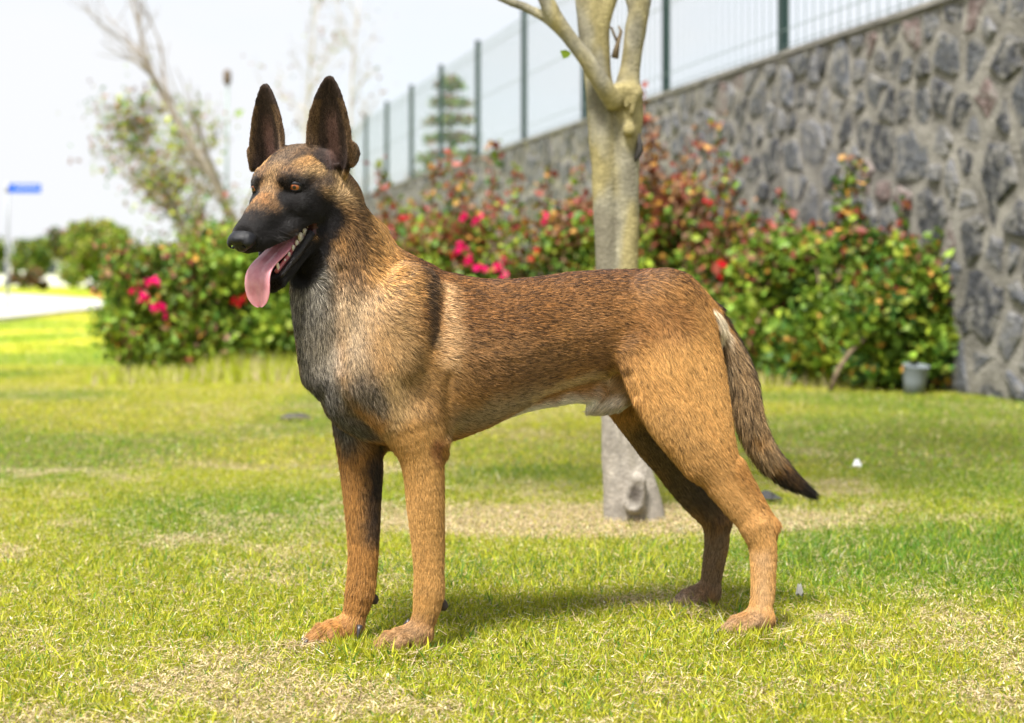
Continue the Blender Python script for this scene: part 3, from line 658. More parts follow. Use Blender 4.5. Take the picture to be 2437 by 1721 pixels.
for k, (px, w, m_) in enumerate(((-60,150,DKp),(60,120,dict(b=3,r=.7,d=2,g=1)),(180,130,dict(b=3,r=1,d=2,g=1)),(300,150,dict(b=2,d=2,g=2)),(430,160,DKp),(560,160,DKp))):
    round_tree(px, 63+k*.4, 598+3*(k % 3), w, m_, ('low dark hedge at the left edge, across the road','low brown hedge behind the street sign','low reddish-brown hedge below the olive-green tree','low brown-green hedge right of the olive-green tree','low dark hedge below the thin-leaved tree','low dark hedge behind the leaning bare tree')[k], 60+k, 3200, .12, False, .02, 'hedge')
# pale low building behind the hedges
bl = empty('low_building', (-30, 96, 0)); tag(bl, 'long low white building far behind the hedges at the left', 'building')
wm2 = mat('white_render', noise=(.5, (.66,.66,.70), (.78,.78,.82)), rough=.9); rf = mat('grey_roof', (.22,.22,.24), .8)
mb = MB(); mb.box((0,0,.95), (22,3,.95)); mb.build('wall', wm2, bl, False); mb = MB(); mb.box((0,0,1.98), (22.4,3.3,.07)); mb.build('roof', rf, bl, False)
wd_ = mat('dark_window', (.05,.06,.07), .2)
for i in range(14):
    mb = MB(); mb.box((0,0,0), (.6,.03,.35)); o = mb.build('window', wd_, bl, False); o.location = (-19.5+3*i, -3.02, 1.1)

# ------------------------------------------------------------------ street sign
sg = empty('street_sign', (*at(18, HY, 29).xy, 0)); tag(sg, 'blue street name sign on a pale grey pole beside the road', 'sign')
mb = MB(); mb.tube([(0,0,0),(0,0,1.2),(0,0,2.40)], .030, 12); mb.build('pole', mat('galvanised_pole', (.27,.285,.30), .5, metal=.2), sg)
mb = MB(); mb.box((.335,0,2.285), (.302,.006,.088)); bd = mb.build('sign_board', mat('sign_blue', (.002,.085,.52), .4), sg, False)
lm = mat('sign_lettering', (.42,.44,.72), .5); xs = -.20; MBs = MB(); rl = random.Random(4)
while xs < .24:
    wv = rl.uniform(.022,.036); hv = rl.choice((.028,.028,.036)); MBs.box((.335+xs+wv/2, -.0072, 2.285+.030), (wv*.5-.003, .0008, hv*.8)); xs += wv+.006
MBs.build('lettering', lm, bd, False)
mb = MB(); mb.tube([(0,0,2.2),(0,0,2.38)], .036, 12); mb.build('bracket', mat('bracket_steel', (.3,.31,.33), .4, metal=.6), sg)

# ------------------------------------------------------------------ small things on the grass
cp = at(2047*1.0619, 876*1.0619, 7.75); mb = MB(); R = [.052,.056,.066,.072]; n = 20
for i, (z, rr) in enumerate(((0,.048),(.001,.050),(.07,.058),(.14,.066),(.145,.069),(.15,.066),(.14,.062),(.01,.047))):
    for j in range(n): mb.v.append((rr*math.cos(6.283*j/n), rr*math.sin(6.283*j/n), z))
for i in range(7):
    for j in range(n): mb.f.append((i*n+j, i*n+(j+1)%n, (i+1)*n+(j+1)%n, (i+1)*n+j))
mb.f.append(tuple(range(n))[::-1]); mb.f.append(tuple(7*n+j for j in range(n)))
cup = mb.build('plastic_cup', mat('cloudy_plastic', (.24,.27,.29), .35, trans=.3)); cup.location = (cp.x, 7.75, 0); cup.rotation_euler = (.1,.08,0); tag(cup, 'cloudy white plastic cup standing at the foot of the shrubs by the wall', 'cup')
def scrap(px, py, r_, col, name, label, cat, seed):
    d = 3400*.6/(py-620); x = (px*1.0619-CX)/FPX*d; q = np.random.default_rng(seed); V = []; F = []; k = 9
    for i in range(k): a = 6.283*i/k; rr = r_*q.uniform(.7,1.2); V.append((rr*math.cos(a), rr*.7*math.sin(a), q.uniform(.004,.016)))
    for i in range(k): a = 6.283*i/k; rr = r_*q.uniform(.35,.6); V.append((rr*math.cos(a), rr*.7*math.sin(a), q.uniform(.018,.032)))
    V.append((0,0,.028)); F = [(i, (i+1)%k, k+(i+1)%k, k+i) for i in range(k)]+[(k+i, k+(i+1)%k, 2*k) for i in range(k)]
    o = mesh_np(name, V, [a for f in F for a in f], mat(name+'_stuff', col, .7, bump=(80,.4,.003)), None, False, counts=[len(f) for f in F]); o.location = (x, d, 0); tag(o, label, cat)
scrap(1921,1052,.016,(.72,.74,.76),'paper_scrap','white crumpled paper scrap on the lawn right of the dog\'s tail','litter',1)
scrap(1722,1126,.040,(.035,.035,.035),'dark_stone','flat dark stone in the grass behind the dog\'s hock','stone',2)
scrap(662,942,.075,(.06,.055,.045),'flat_stone','flat grey-brown stone in the grass left of the dog\'s chest','stone',3)
scrap(1792,1345,.007,(.50,.48,.44),'pebble','small pale pebble right of the near hind paw','pebble',4)
# ================================================================== the dog
NX, NY, NA = .302, -.953, .302*-.225 - .953*2.455
DA = np.array([-.225, 2.455]); DU = np.array([.953, .302]); DV = np.array([-.302, .953])

def B(px, py, w=0.0):
    """photograph pixel + offset w (metres, + to the near side) from the dog's middle plane -> dog frame (U tailward, V to the far side, Z)"""
    k = (px-CX)/FPX; d = (w+NA)/(NX*k+NY)
    p = np.array([k*d, d]) - DA
    return np.array([p@DU, p@DV, .6+(HY-py)/FPX*d])
def RP(r, p):        # radius in photograph pixels -> metres at dog-frame place p
    return r/FPX*(DA+DU*p[0]+DV*p[1])[1]

# head frame: x forward, y to the dog's left, z up, origin between the eyes
HP = math.radians(22); HO = np.array([-.3705, 2.35, .7365])
_f = np.array([-.454, -.891, 0]); _l = np.array([.891, -.454, 0]); _u = np.array([0, 0, 1.])
HX = _f*math.cos(HP) - _u*math.sin(HP); HZ = _f*math.sin(HP) + _u*math.cos(HP); HYv = _l
def w2d(p):          # world -> dog frame
    p = np.asarray(p, float); q = p[..., :2]-DA
    return np.stack([q@DU, q@DV, p[..., 2]], -1)
def H(x, y, z): return w2d(HO + HX*x + HYv*y + HZ*z)
HR = np.stack([H(1,0,0)-H(0,0,0), H(0,1,0)-H(0,0,0), H(0,0,1)-H(0,0,0)])   # rows: head axes in the dog frame
HD = H(0,0,0)
def toH(P): return (P-HD)@HR.T

def nd(px, py, w, r): p = B(px, py, w); return (p, RP(r, p))
def mirror(c, dU=0): return [(np.array([p[0]+dU, -p[1], p[2]]), r) for p, r in c]

# ---- stations of the trunk: pixel column, top row, bottom row, half width (m)
TR = [(757,850,935,.030),(775,800,985,.052),(810,745,1020,.072),(855,700,1045,.084),(900,665,1056,.090),(955,624,1062,.092),(1020,634,1062,.097),(1080,650,1048,.103),
      (1150,663,1022,.104),(1220,663,986,.099),(1290,656,950,.087),(1360,646,925,.080),(1430,641,902,.075),(1500,639,890,.076),(1560,641,885,.078),
      (1620,655,875,.072),(1668,686,850,.056),(1702,726,825,.034)]
G = Grid((-.34, -.26, -.012), (.84, .19, .945), .0030)
tU = np.array([B(t[0], (t[1]+t[2])/2)[0] for t in TR]); tT = np.array([B(t[0], t[1]+4)[2] for t in TR]); tB = np.array([B(t[0], t[2]-4)[2] for t in TR]); tW = np.array([t[3] for t in TR])-.004
def build_trunk():
    sl, X, Y, Z = G.win((tU[0]-.02, -.14, .25), (tU[-1]+.03, .14, .75))
    u = X.ravel()
    def ip(a):
        uu = np.linspace(tU[0]-.05, tU[-1]+.05, 400); v = np.interp(uu, tU, a); kk = np.hanning(17); kk /= kk.sum()
        v = np.convolve(np.pad(v, 8, mode='edge'), kk, 'valid'); return np.interp(u, uu, v)
    T, Bo, Wd = ip(tT), ip(tB), ip(tW)
    c = ((T+Bo)/2)[:, None, None]; ry = ((T-Bo)/2)[:, None, None]; rw = Wd[:, None, None]
    e = (Z-c)/ry; rwz = rw*(1-.16*np.clip(-e, 0, 1)-.10*np.clip(e, 0, 1))     # narrower towards keel and spine
    r = (np.abs(e)**2.15+np.abs(Y/rwz)**2.15)**(1/2.15)
    D = (r-1)*np.minimum(ry, rw)*.95
    end = np.maximum(u[0]*0+(tU[0]-u), u-tU[-1])[:, None, None]
    D = np.maximum(D, end)
    G.mix(sl, D.astype(np.float32), .004)
build_trunk()

# ---- neck
neck = [nd(776,500,.015,90), nd(796,570,.008,103), nd(822,665,0,122), nd(872,765,0,146), nd(935,840,0,150)]
G.chain(neck, .03, .74)
G.chain([nd(885,560,.0,28), nd(925,625,0,34), nd(985,665,0,34)], .03)              # crest of the neck
G.chain([nd(742,640,.012,46), nd(752,760,.012,50), nd(768,880,.0,52)], .02)          # throat and breast column
# ---- fore limbs
sh = [nd(985,690,.050,56), nd(945,780,.062,84), nd(905,875,.064,88)]
ua = [nd(893,890,.060,80), nd(945,965,.058,78), nd(1000,1030,.054,60)]
G.chain(sh, .020, .66); G.chain(ua, .017, .66)
G.chain([nd(1010,700,.062,26), nd(985,780,.078,36), nd(950,860,.086,40)], .016, .7); G.chain([nd(1050,890,.070,26), nd(1045,960,.066,34), nd(1040,1030,.060,28)], .016, .7)
G.chain(mirror(sh, -.012), .022, .62); G.chain(mirror(ua, -.012), .02, .62)
lf = [nd(978,1000,.054,72), nd(1000,1072,.054,54), nd(1009,1130,.052,47), nd(1013,1200,.050,43.5), nd(1019,1290,.047,38), nd(1021,1360,.046,34.5), nd(1021,1412,.045,35.5), nd(1012,1462,.045,29), nd(994,1506,.045,26)]
lfar = [nd(858,990,-.054,66), nd(857,1062,-.054,54), nd(861,1120,-.052,49), nd(863,1200,-.050,42), nd(865,1290,-.047,35.5), nd(862,1360,-.046,33), nd(857,1408,-.045,33), nd(845,1458,-.045,27), nd(830,1493,-.045,24)]
for c in (lf, lfar): G.chain(c, .010, .82)
G.cap(B(1040,1055,.056), B(1050,1075,.054), RP(20, B(1040,1055)), RP(14, B(1040,1055)), .014)      # elbow
G.cap(B(897,1045,-.056), B(900,1065,-.054), RP(18, B(1040,1055)), RP(13, B(1040,1055)), .014)
# ---- hind limbs
th = [nd(1590,735,.040,92), nd(1614,850,.050,108), nd(1645,960,.062,96), nd(1678,1050,.076,74), nd(1710,1118,.086,56), nd(1752,1185,.094,43), nd(1799,1250,.1,35)]
kn = [nd(1520,840,.055,56), nd(1556,930,.068,57), nd(1602,1010,.080,55), nd(1660,1090,.086,44)]
sk = [nd(1799,1250,.1,35), nd(1815,1300,.101,32), nd(1817,1360,.104,29), nd(1815,1420,.107,27), nd(1806,1468,.11,26)]
G.chain(th, .02, .60); G.chain(kn, .02, .6); G.chain(sk, .010, .85)
G.cap(B(1752,1110,.088), B(1836,1250,.1), RP(20, B(1750,1100)), RP(13, B(1830,1240)), .012)        # tendon and point of the hock
G.cap(B(1836,1250,.1), B(1828,1290,.101), RP(15, B(1830,1240)), RP(12, B(1830,1240)), .010)
thF = [nd(1515,935,-.060,82), nd(1560,1010,-.075,72), nd(1598,1075,-.085,60), nd(1636,1140,-.092,50), nd(1672,1195,-.098,40), nd(1706,1238,-.1,32)]
skF = [nd(1706,1238,-.1,31), nd(1706,1290,-.102,28), nd(1698,1345,-.105,25), nd(1690,1392,-.108,23), nd(1682,1420,-.11,25)]
G.chain(mirror(th[:4]), .02, .6); G.chain(thF, .02, .6); G.chain(skF, .010, .85)
G.cap(B(1660,1130,-.09), B(1722,1236,-.1), RP(17, B(1750,1100)), RP(12, B(1730,1220)), .012)
# ---- paws
PAWS = []
def paw(c, u0, front=1.0, sp=1.0, yaw=0.0):
    """c: ankle point (dog frame); u0: forward reach"""
    x, y = c[0], c[1]; R = np.eye(3); ca, sa = math.cos(yaw), math.sin(yaw)
    def q(f, l, z): return np.array([x-(f*ca-l*sa), y+(f*sa+l*ca), z])
    G.cap(q(-.004,0,.028), q(u0*.42,0,.022), .018, .0175, .012, 1.0)
    G.cap(q(.0,0,.012), q(u0*.5,0,.012), .015, .018, .008)
    toes = []
    for l, f in ((-.0190,.68),(-.0072,.97),(.0072,1.0),(.0190,.72)):
        l *= sp; b = q(u0*.32, l*.55, .025); m = q(u0*f-.019, l*.95, .0245); e = q(u0*f, l*1.08, .010)
        G.cap(b, m, .0090, .0088, .0025); G.cap(m, e, .0088, .0078, .0012)
        toes.append((e, q(u0*f+.016, l*1.14, .004)))
    PAWS.append(toes)
pc = B(996,1500,.045); paw(pc, .066, yaw=.06)
pc = B(832,1492,-.045); paw(pc, .064, yaw=-.06)
pc = B(1810,1475,.11); paw(pc, .060, sp=.92, yaw=.05)
pc = B(1684,1425,-.11); paw(pc, .060, sp=.9)
# ---- tail
tl = [nd(1640,725,0,32), nd(1690,752,0,24), nd(1722,795,0,22), nd(1745,845,.004,24), nd(1766,905,.006,28), nd(1783,990,.006,28), nd(1810,1060,.006,26), nd(1850,1112,.006,22), nd(1890,1145,.006,13), nd(1925,1168,.006,4)]
G.chain(tl, .012)
# ---- belly, sheath
G.chain([nd(1190,975,0,10), nd(1250,958,0,17), nd(1310,947,0,19), nd(1370,936,0,21), nd(1430,932,0,28), nd(1490,915,0,36)], .018)
G.chain([nd(1495,928,0,30), nd(1466,946,0,31), nd(1440,957,0,27), nd(1416,966,0,18), nd(1404,972,0,9)], .012)

# ---- head (head frame)
def hc(a, b, r0, r1, k=.008, q=1, axis=None, sub=False): G.cap(H(*a), H(*b), r0, r1, k, q, None if axis is None else np.array(axis)@HR, sub)
def he(c, rad, k=.008, sub=False): G.ell(H(*c), HR, rad, k, sub)
he((-.068,0,-.010), (.076,.060,.050), .012)
hc((-.03,.016,-.002), (-.09,.020,.006), .030, .032, .012); hc((-.03,-.016,-.002), (-.09,-.020,.006), .030, .032, .012)
hc((-.09,0,-.03), (-.130,0,-.062), .052, .054, .03)
for s_ in (1, -1): hc((-.085,.040*s_,-.010), (-.105,.040*s_,-.050), .026, .030, .02)                     # nape
for s_ in (1, -1):
    hc((-.068,.040*s_,-.035), (-.035,.034*s_,-.040), .030, .026, .014)  # cheek
    hc((-.008,.036*s_,-.027), (-.055,.051*s_,-.018), .0145, .015, .012)
    hc((.006,.026*s_,-.032), (-.02,.038*s_,-.040), .016, .018, .014)  # cheekbone
    hc((-.004,.023*s_,.009), (-.028,.038*s_,.009), .0085, .009, .014)    # brow
    hc((-.016,.0345*s_,-.001), (-.017,.035*s_,-.001), .0122, .0122, .008)   # flesh round the eye
    hc((-.104,.040*s_,.006), (-.116,.050*s_,.018), .022, .016, .014)   # ear root
    hc((.080,.012*s_,-.060), (.020,.025*s_,-.060), .0125, .0145, .010)  # upper lips
    hc((.020,.027*s_,-.059), (-.030,.040*s_,-.053), .0145, .016, .012)
hc((-.012,0,-.014), (.046,0,-.031), .0235, .021, .012)                  # stop and bridge
hc((.0,0,-.034), (.088,0,-.046), .032, .0200, .012)                   # muzzle
hc((.088,0,-.048), (.094,0,-.052), .0185, .0175, .006)
hc((.030,0,-.026), (.088,0,-.0415), .0205, .0180, .010)
# lower jaw, open
hc((-.066,.030,-.070), (-.030,.036,-.086), .021, .016, .012); hc((-.066,-.030,-.070), (-.030,-.036,-.086), .021, .016, .012)
hc((-.075,0,-.075), (-.02,0,-.107), .034, .024, .014)
for s_ in (1, -1): hc((-.030,.038*s_,-.086), (.056,.0150*s_,-.132), .0120, .0095, .008)
hc((-.02,0,-.108), (.058,0,-.139), .022, .010, .010)
hc((-.09,0,-.095), (-.120,0,-.14), .050, .056, .03)                   # throat
# mouth cavity
hc((-.024,0,-.067), (.088,0,-.099), .0175, .0150, .004, 1.35, (0,1,0), sub=True)
hc((-.012,.037,-.070), (.068,.032,-.099), .0085, .0120, .004, sub=True); hc((-.012,-.037,-.070), (.068,-.032,-.099), .0085, .0120, .004, sub=True)
# eye sockets
EYES = [np.array([-.0114, s_*.0352, -.0015]) for s_ in (1, -1)]
for e in EYES: hc(tuple(e), tuple(e+np.array([.010, .004*np.sign(e[1]), .0])), .0098, .0060, .002, sub=True)
# ---- ears: a cupped shell laid out as small balls over its surface
EARS = []
def ear(s_):
    bs, tp = np.array([-.080, .062*s_, -.018]), np.array([-.124, .062*s_, .136 if s_ > 0 else .131])
    up = (tp-bs); Lh = np.linalg.norm(up); up /= Lh
    nrm = np.array([math.cos(.16), math.sin(.16)*s_, -.1]); nrm -= nrm@up*up; nrm /= np.linalg.norm(nrm)
    wd = np.cross(up, nrm)*(1 if s_ > 0 else -1)                      # towards the outer side
    if wd[1]*s_ < 0: wd = -wd
    pts = []
    for i in range(71):
        t = i/70; 
        wv = .0350*np.interp(t, [0,.06,.16,.3,.5,.7,.85,.94,1], [.30,.55,.84,1.04,1.0,.80,.54,.33,.13])
        cur = np.interp(t, [0,.2,.5,1], [1.35,1.1,.74,.5])
        lean = .004*math.sin(math.pi*t)
        for j in range(-16, 17):
            s = j/16; ang = s*cur
            x = math.sin(ang)/math.sin(cur)*wv; y = (1-math.cos(ang))/math.sin(cur)*wv
            p = bs+up*Lh*t+wd*(x-lean)+nrm*(y-.012*(1-t))
            pts.append((p, t, s))
    for p, t, s in pts:
        G.cap(H(*p), H(*p), .0026, .0026, .0015)
    # folded pouch on the outer edge
    for i in range(26):
        t = .15+.21*i/25; k_ = math.sqrt(max(0, 1-((t-.255)/.107)**2))
        cur = np.interp(t, [0,.2,.5,1], [1.25,1.0,.70,.5]); wv = .0350*np.interp(t, [.06,.16,.3], [.66,.93,1.04]); ey = (1-math.cos(cur))/math.sin(cur)*wv
        for j in range(7):
            r_ = j/6*k_; p = bs+up*Lh*t+wd*(wv+.0050*r_)+nrm*(ey-.012*(1-t)-.010*r_*r_); G.cap(H(*p), H(*p), .0024, .0024, .0015)
    EARS.append((bs, up, Lh, nrm, wd))
    # knobs inside the ear mouth
    for a, b_, r in ((.13,-.003,.0045),(.15,.008,.0045)):
        p = bs+up*Lh*a+wd*b_+nrm*.004; G.cap(H(*p), H(*p), r, r, .004)
ear(1); ear(-1)

def surf(px, py, side=1):
    """the near surface under a photograph pixel"""
    for w in np.arange(.20, -.20, -.002):
        p = B(px, py, w*side); i = np.round((p-G.lo)/G.h).astype(int)
        if (i >= 0).all() and (i < G.n).all() and G.F[tuple(i)] < 0: return p
    return B(px, py, 0)
def groove(pts, r, k=.012, lift=.3):
    P = [surf(x, y) for x, y in pts]; rr = RP(r, P[0])
    G.chain([(p+np.array([0, -rr*lift, 0]), rr*(.35 if n in (0, len(P)-1) else 1)) for n, p in enumerate(P)], k, sub=True)
groove([(806,640),(800,700),(800,760),(804,820),(812,865)], 12, .018, .7)
groove([(830,985),(868,1010),(885,1030)], 8, .012)
groove([(1064,900),(1062,960),(1066,1030)], 8, .018, .7)
groove([(1490,890),(1505,935)], 8, .016, .7)
groove([(1748,1140),(1780,1190),(1812,1235)], 6, .008)
bodyV, bodyQ = G.mesh()
bodyN = vnormals(bodyV, bodyQ)
print('dog verts', len(bodyV))

# ------------------------------------------------------------------ coat: colour, share of black hairs, length, lie of the hair
# strokes: frame 'b' pixels of the photograph on the middle plane offset w (both sides unless one=+1/-1), frame 'h' head metres
TAN=(.47,.235,.070); RUST=(.36,.165,.052); CREAM=(.66,.50,.31); GREYB=(.40,.34,.255); GREY=(.27,.25,.225); BLK=(.020,.018,.018); SABLE=(.30,.165,.075)
BRIGHT=(.62,.345,.115); DKBR=(.085,.050,.034); WHITE=(.74,.68,.58)
ST = []
def st(pts, r, soft, col, sab, ln=None, a=1.0, one=0):
    P = np.array([surf(x, y) if w > .015 and not one else B(x, y, w) for x, y, w in pts]); ST.append((P, RP(r, P[0]), min(1.7, soft*1.75), np.array(col), sab, ln, a, one, 0))
def sth(pts, r, soft, col, sab, ln=None, a=1.0, one=0): ST.append((np.array(pts, float), r, min(1.6, soft*1.4), np.array(col), sab, ln, a, one, 1))
w0 = .09
st([(1150,800,w0),(1450,800,w0)], 150, .5, TAN, .30)
st([(960,680,.06),(1200,690,.07),(1420,690,.07),(1600,690,.06)], 105, .55, RUST, .62, .015)
st([(980,620,0),(1150,640,0),(1400,630,0),(1600,640,0)], 62, .7, (.23,.100,.038), .68, .018)
st([(1120,740,w0),(1250,800,w0)], 92, .8, RUST, .64)
st([(1110,860,w0),(1300,870,w0)], 75, .8, (.36,.19,.075), .36)
st([(1400,780,w0),(1450,850,w0)], 60, .8, (.38,.19,.07), .34)
st([(1090,1000,.06),(1250,955,.06)], 48, .8, (.42,.30,.165), .22)
st([(1030,900,w0),(1010,1000,w0)], 75, .8, (.42,.235,.085), .20)
st([(1600,800,w0),(1640,900,w0),(1660,1000,w0)], 120, .6, BRIGHT, .09)
st([(1500,770,w0),(1600,750,w0)], 70, .8, (.40,.195,.065), .26)
st([(1590,1000,w0),(1700,1120,w0)], 40, .9, (.52,.29,.10), .13)
st([(1270,945,.06),(1340,915,.07),(1400,898,.075),(1450,900,.08)], 17, 1.2, (.58,.40,.20), .08, .016)
st([(1455,885,.09),(1485,930,.09)], 16, 1.1, (.60,.38,.17), .08, .013)
st([(1200,1000,0),(1290,972,0),(1380,962,0),(1480,960,0)], 34, .7, WHITE, .05, .014)
st([(1470,920,0),(1510,930,0)], 26, .7, (.16,.085,.075), .2, .006)
# neck, shoulder, chest
st([(880,520,.03),(900,600,.04),(930,680,.05)], 70, .7, (.44,.245,.085), .22, .020)
st([(840,470,.05),(850,560,.06),(835,640,.07),(850,700,.08)], 38, 1.0, (.24,.135,.06), .60, .016)
st([(700,720,.02),(735,800,.03),(745,900,.02)], 66, .6, (.29,.26,.215), .46, .015)
st([(770,760,.06),(775,850,.07),(790,940,.07)], 46, .8, (.35,.30,.23), .36, .015)
st([(735,640,.04),(745,720,.05)], 62, .8, (.30,.27,.22), .50, .016)
st([(700,700,-.04),(730,800,-.05),(740,900,-.06)], 34, .9, (.46,.39,.29), .22, .018)
st([(850,740,.09),(845,820,.10),(850,870,.10)], 60, 1.0, (.42,.30,.175), .30, .014)
st([(930,760,.09),(960,860,.10),(950,950,.10)], 62, .8, (.46,.285,.125), .22)
st([(760,930,.03),(800,980,.02),(850,1020,.02)], 52, .8, (.22,.20,.175), .58, .015)
st([(862,925,.09),(905,945,.10)], 42, .8, (.28,.22,.16), .52, .016)
st([(930,900,.1),(945,980,.1),(930,1040,.09)], 24, 1.1, (.54,.36,.17), .14)
st([(1012,640,.05),(1022,720,.07),(1022,810,.09)], 17, 1.2, (.14,.085,.045), .72, .016, .95)
st([(1062,690,.08),(1070,770,.10),(1058,850,.10)], 25, 1.1, (.66,.43,.22), .10, .016, .85)
# fore legs
st([(985,1060,.06),(1010,1200,.05),(1020,1400,.05)], 70, .3, (.56,.315,.105), .07, .009)
st([(1040,1060,.07),(1045,1090,.07)], 20, .8, (.34,.15,.055), .15, .007)
st([(990,1510,.045),(930,1535,.045)], 40, .9, (.44,.265,.125), .18, .0045)
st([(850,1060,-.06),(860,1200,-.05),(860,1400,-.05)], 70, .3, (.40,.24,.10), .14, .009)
st([(895,1060,-.04),(890,1150,-.035),(885,1260,-.035)], 29, 1.2, (.09,.065,.05), .66, .009, one=-1)  # dark inner back of the far fore leg, mostly shade painted into the coat
st([(835,1510,-.045),(780,1535,-.045)], 40, .9, (.44,.265,.125), .18, .0045)
# hind legs, tail
st([(1735,1180,.1),(1800,1260,.1),(1815,1400,.11)], 52, .4, (.58,.325,.112), .06, .009)
st([(1815,1330,.13),(1815,1420,.13)], 18, .9, (.58,.36,.17), .03, .009)
st([(1800,1500,.11),(1750,1510,.11)], 42, .8, (.42,.27,.145), .16, .0045)
st([(1550,1000,-.07),(1640,1140,-.09)], 74, .4, (.20,.135,.07), .50, .013, one=-1)  # far hind leg down to its paw: the body's shade painted into the coat
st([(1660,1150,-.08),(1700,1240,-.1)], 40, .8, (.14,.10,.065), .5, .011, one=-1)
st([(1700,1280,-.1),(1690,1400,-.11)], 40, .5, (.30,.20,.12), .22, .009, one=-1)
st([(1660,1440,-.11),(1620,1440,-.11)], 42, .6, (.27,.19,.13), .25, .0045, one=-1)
st([(1698,745,.045),(1718,800,.045),(1735,880,.04),(1742,960,.04)], 21, .7, (.80,.68,.50), .0, .026)
st([(1742,830,.0),(1762,920,.0),(1780,1000,.0),(1815,1070,0)], 44, .3, (.40,.26,.13), .40, .030)
st([(1690,690,0),(1738,770,0),(1775,860,0),(1800,960,0),(1832,1050,0),(1880,1110,0)], 19, .8, (.04,.03,.026), .88, .030)
st([(1730,860,.03),(1745,950,.03)], 13, 1.0, (.64,.48,.30), .10, .028)
st([(1850,1120,0),(1935,1178,0)], 32, .6, (.03,.024,.022), .9, .030)
# head
sth([(-.16,0,-.06),(-.06,0,-.01),(0,0,-.01)], .085, .35, (.31,.175,.080), .48, .009)
sth([(-.07,.06,-.005),(-.04,.052,.010)], .026, .9, (.50,.33,.16), .32, .0085)
sth([(-.075,.065,-.03),(-.085,.06,-.05)], .026, .8, (.50,.34,.17), .24, .009)
sth([(-.085,.0,.035),(-.035,0,.035)], .022, .9, (.22,.15,.095), .50, .006)
sth([(-.055,.028,.040),(-.03,.022,.036)], .010, .9, (.12,.08,.05), .6, .006)
sth([(-.032,.034,.030),(-.055,.044,.028)], .011, 1.0, (.46,.27,.11), .22, .007)
sth([(-.02,.0,.024),(.03,0,.0)], .014, 1.1, (.40,.25,.12), .42, .0055)
sth([(.030,.004,-.002),(.042,.008,-.010)], .009, .9, (.38,.19,.07), .34, .005)
sth([(.115,0,-.055),(.075,0,-.046),(.050,0,-.055)], .036, .45, BLK, .97, .0032)
sth([(.090,.020,-.050),(.030,.030,-.048),(-.005,.040,-.042)], .021, .5, BLK, .95, .0038)
sth([(.0,.022,-.010),(.018,.024,-.020)], .012, .8, BLK, .9, .0042)
sth([(.0,.036,-.022),(-.02,.052,-.050),(-.055,.052,-.075)], .030, .45, BLK, .95, .006)
sth([(.085,.012,-.074),(.04,.026,-.074),(-.01,.040,-.068),(-.036,.044,-.070)], .017, .5, BLK, .97, .0035)
sth([(-.066,.04,-.09),(.0,.02,-.12),(.06,0,-.14)], .036, .4, BLK, .96, .006)
sth([(-.10,.045,-.095),(-.075,.055,-.080)], .022, .8, (.03,.026,.024), .92, .010)
sth([(-.004,.030,.008),(-.014,.040,-.002),(-.030,.048,-.006)], .0150, .9, (.03,.024,.02), .88, .0045)
sth([(-.034,.050,-.004),(-.062,.060,-.012)], .011, 1.1, (.16,.10,.06), .62, .006)
sth([(.004,.021,.012),(.006,.026,.002)], .008, 1.0, (.05,.035,.028), .8, .0045)
del G.F
LN0 = .014

def seg_dist(P, pts):
    best = None
    for a, b in zip(pts[:-1], pts[1:]) if len(pts) > 1 else [(pts[0], pts[0])]:
        d = b-a; L = d@d+1e-12; t = np.clip(((P-a)@d)/L, 0, 1); q = P-a-t[:, None]*d; e = np.einsum('ij,ij->i', q, q)
        best = e if best is None else np.minimum(best, e)
    return np.sqrt(best)

def coat(P):
    n = len(P); col = np.tile(np.array(TAN), (n, 1)); sab = np.full(n, .16); ln = np.full(n, LN0)
    Pm = P.copy(); Pm[:, 1] = -np.abs(P[:, 1]); Ph = toH(P); Phm = Ph.copy(); Phm[:, 1] = np.abs(Ph[:, 1])
    jit = (fbm(P, 28, 3)-.5)*.022+(fbm(P, 90, 5, 2)-.5)*.012
    inhead = (Ph[:, 0] > -.20) & (np.abs(Ph[:, 1]) < .12) & (P[:, 2] > .5)
    for pts, r, soft, c, s, l, a, one, fr in ST:
        if fr: Q = Phm
        else:
            Q = P if one or np.abs(pts[:, 1]).max() < .02 else Pm
        lo = pts.min(0)-r*1.8-.02; hi = pts.max(0)+r*1.8+.02
        m = ((Q > lo) & (Q < hi)).all(1)
        if fr: m &= inhead
        m = np.where(m)[0]
        if not len(m): continue
        d = seg_dist(Q[m], pts)+jit[m]*(.5 if fr else 1)
        k = (1-sstep(r*(1-soft*.55), r*(1+soft*.45), d))*a
        col[m] += (c-col[m])*k[:, None]; sab[m] += (s-sab[m])*k
        if l: ln[m] += (l-ln[m])*k
    # ears
    lnface = ln.copy()
    for (bs, up, Lh, nrm, wd), sg in zip(EARS, (1, -1)):
        q = Ph-bs; t = (q@up)/Lh; s = (q@wd); nn = q@nrm
        m = (t > -.03) & (t < 1.1) & (np.abs(s) < .05) & (np.abs(nn) < .05) & (Ph[:, 0] < -.06)
        k = sstep(.02, .12, t)*m
        edge = sstep(.022, .032, np.abs(s)/np.interp(t, [0,.3,.5,.7,.85,1], [1,1,.9,.66,.4,.15]))
        c = np.array((.075,.048,.036))+(np.array((.34,.20,.09))-np.array((.075,.048,.036)))*(edge*.40*(t < .8))[:, None]
        inner = (1-sstep(.004, .016, np.abs(s+.0)))*(1-sstep(.55, .75, t)); c = c+(np.array((.19,.105,.085))-c)*(inner*.85)[:, None]
        c = c+(np.array((.035,.022,.018))-c)*(1-sstep(.14, .36, t))[:, None]*.85*(s < .030)[:, None]; col += (c-col)*k[:, None]; sab += (.45*(1-inner*.7)-sab)*k; ln += (.0045-ln)*k
    return col, np.clip(sab, 0, 1), ln, Ph

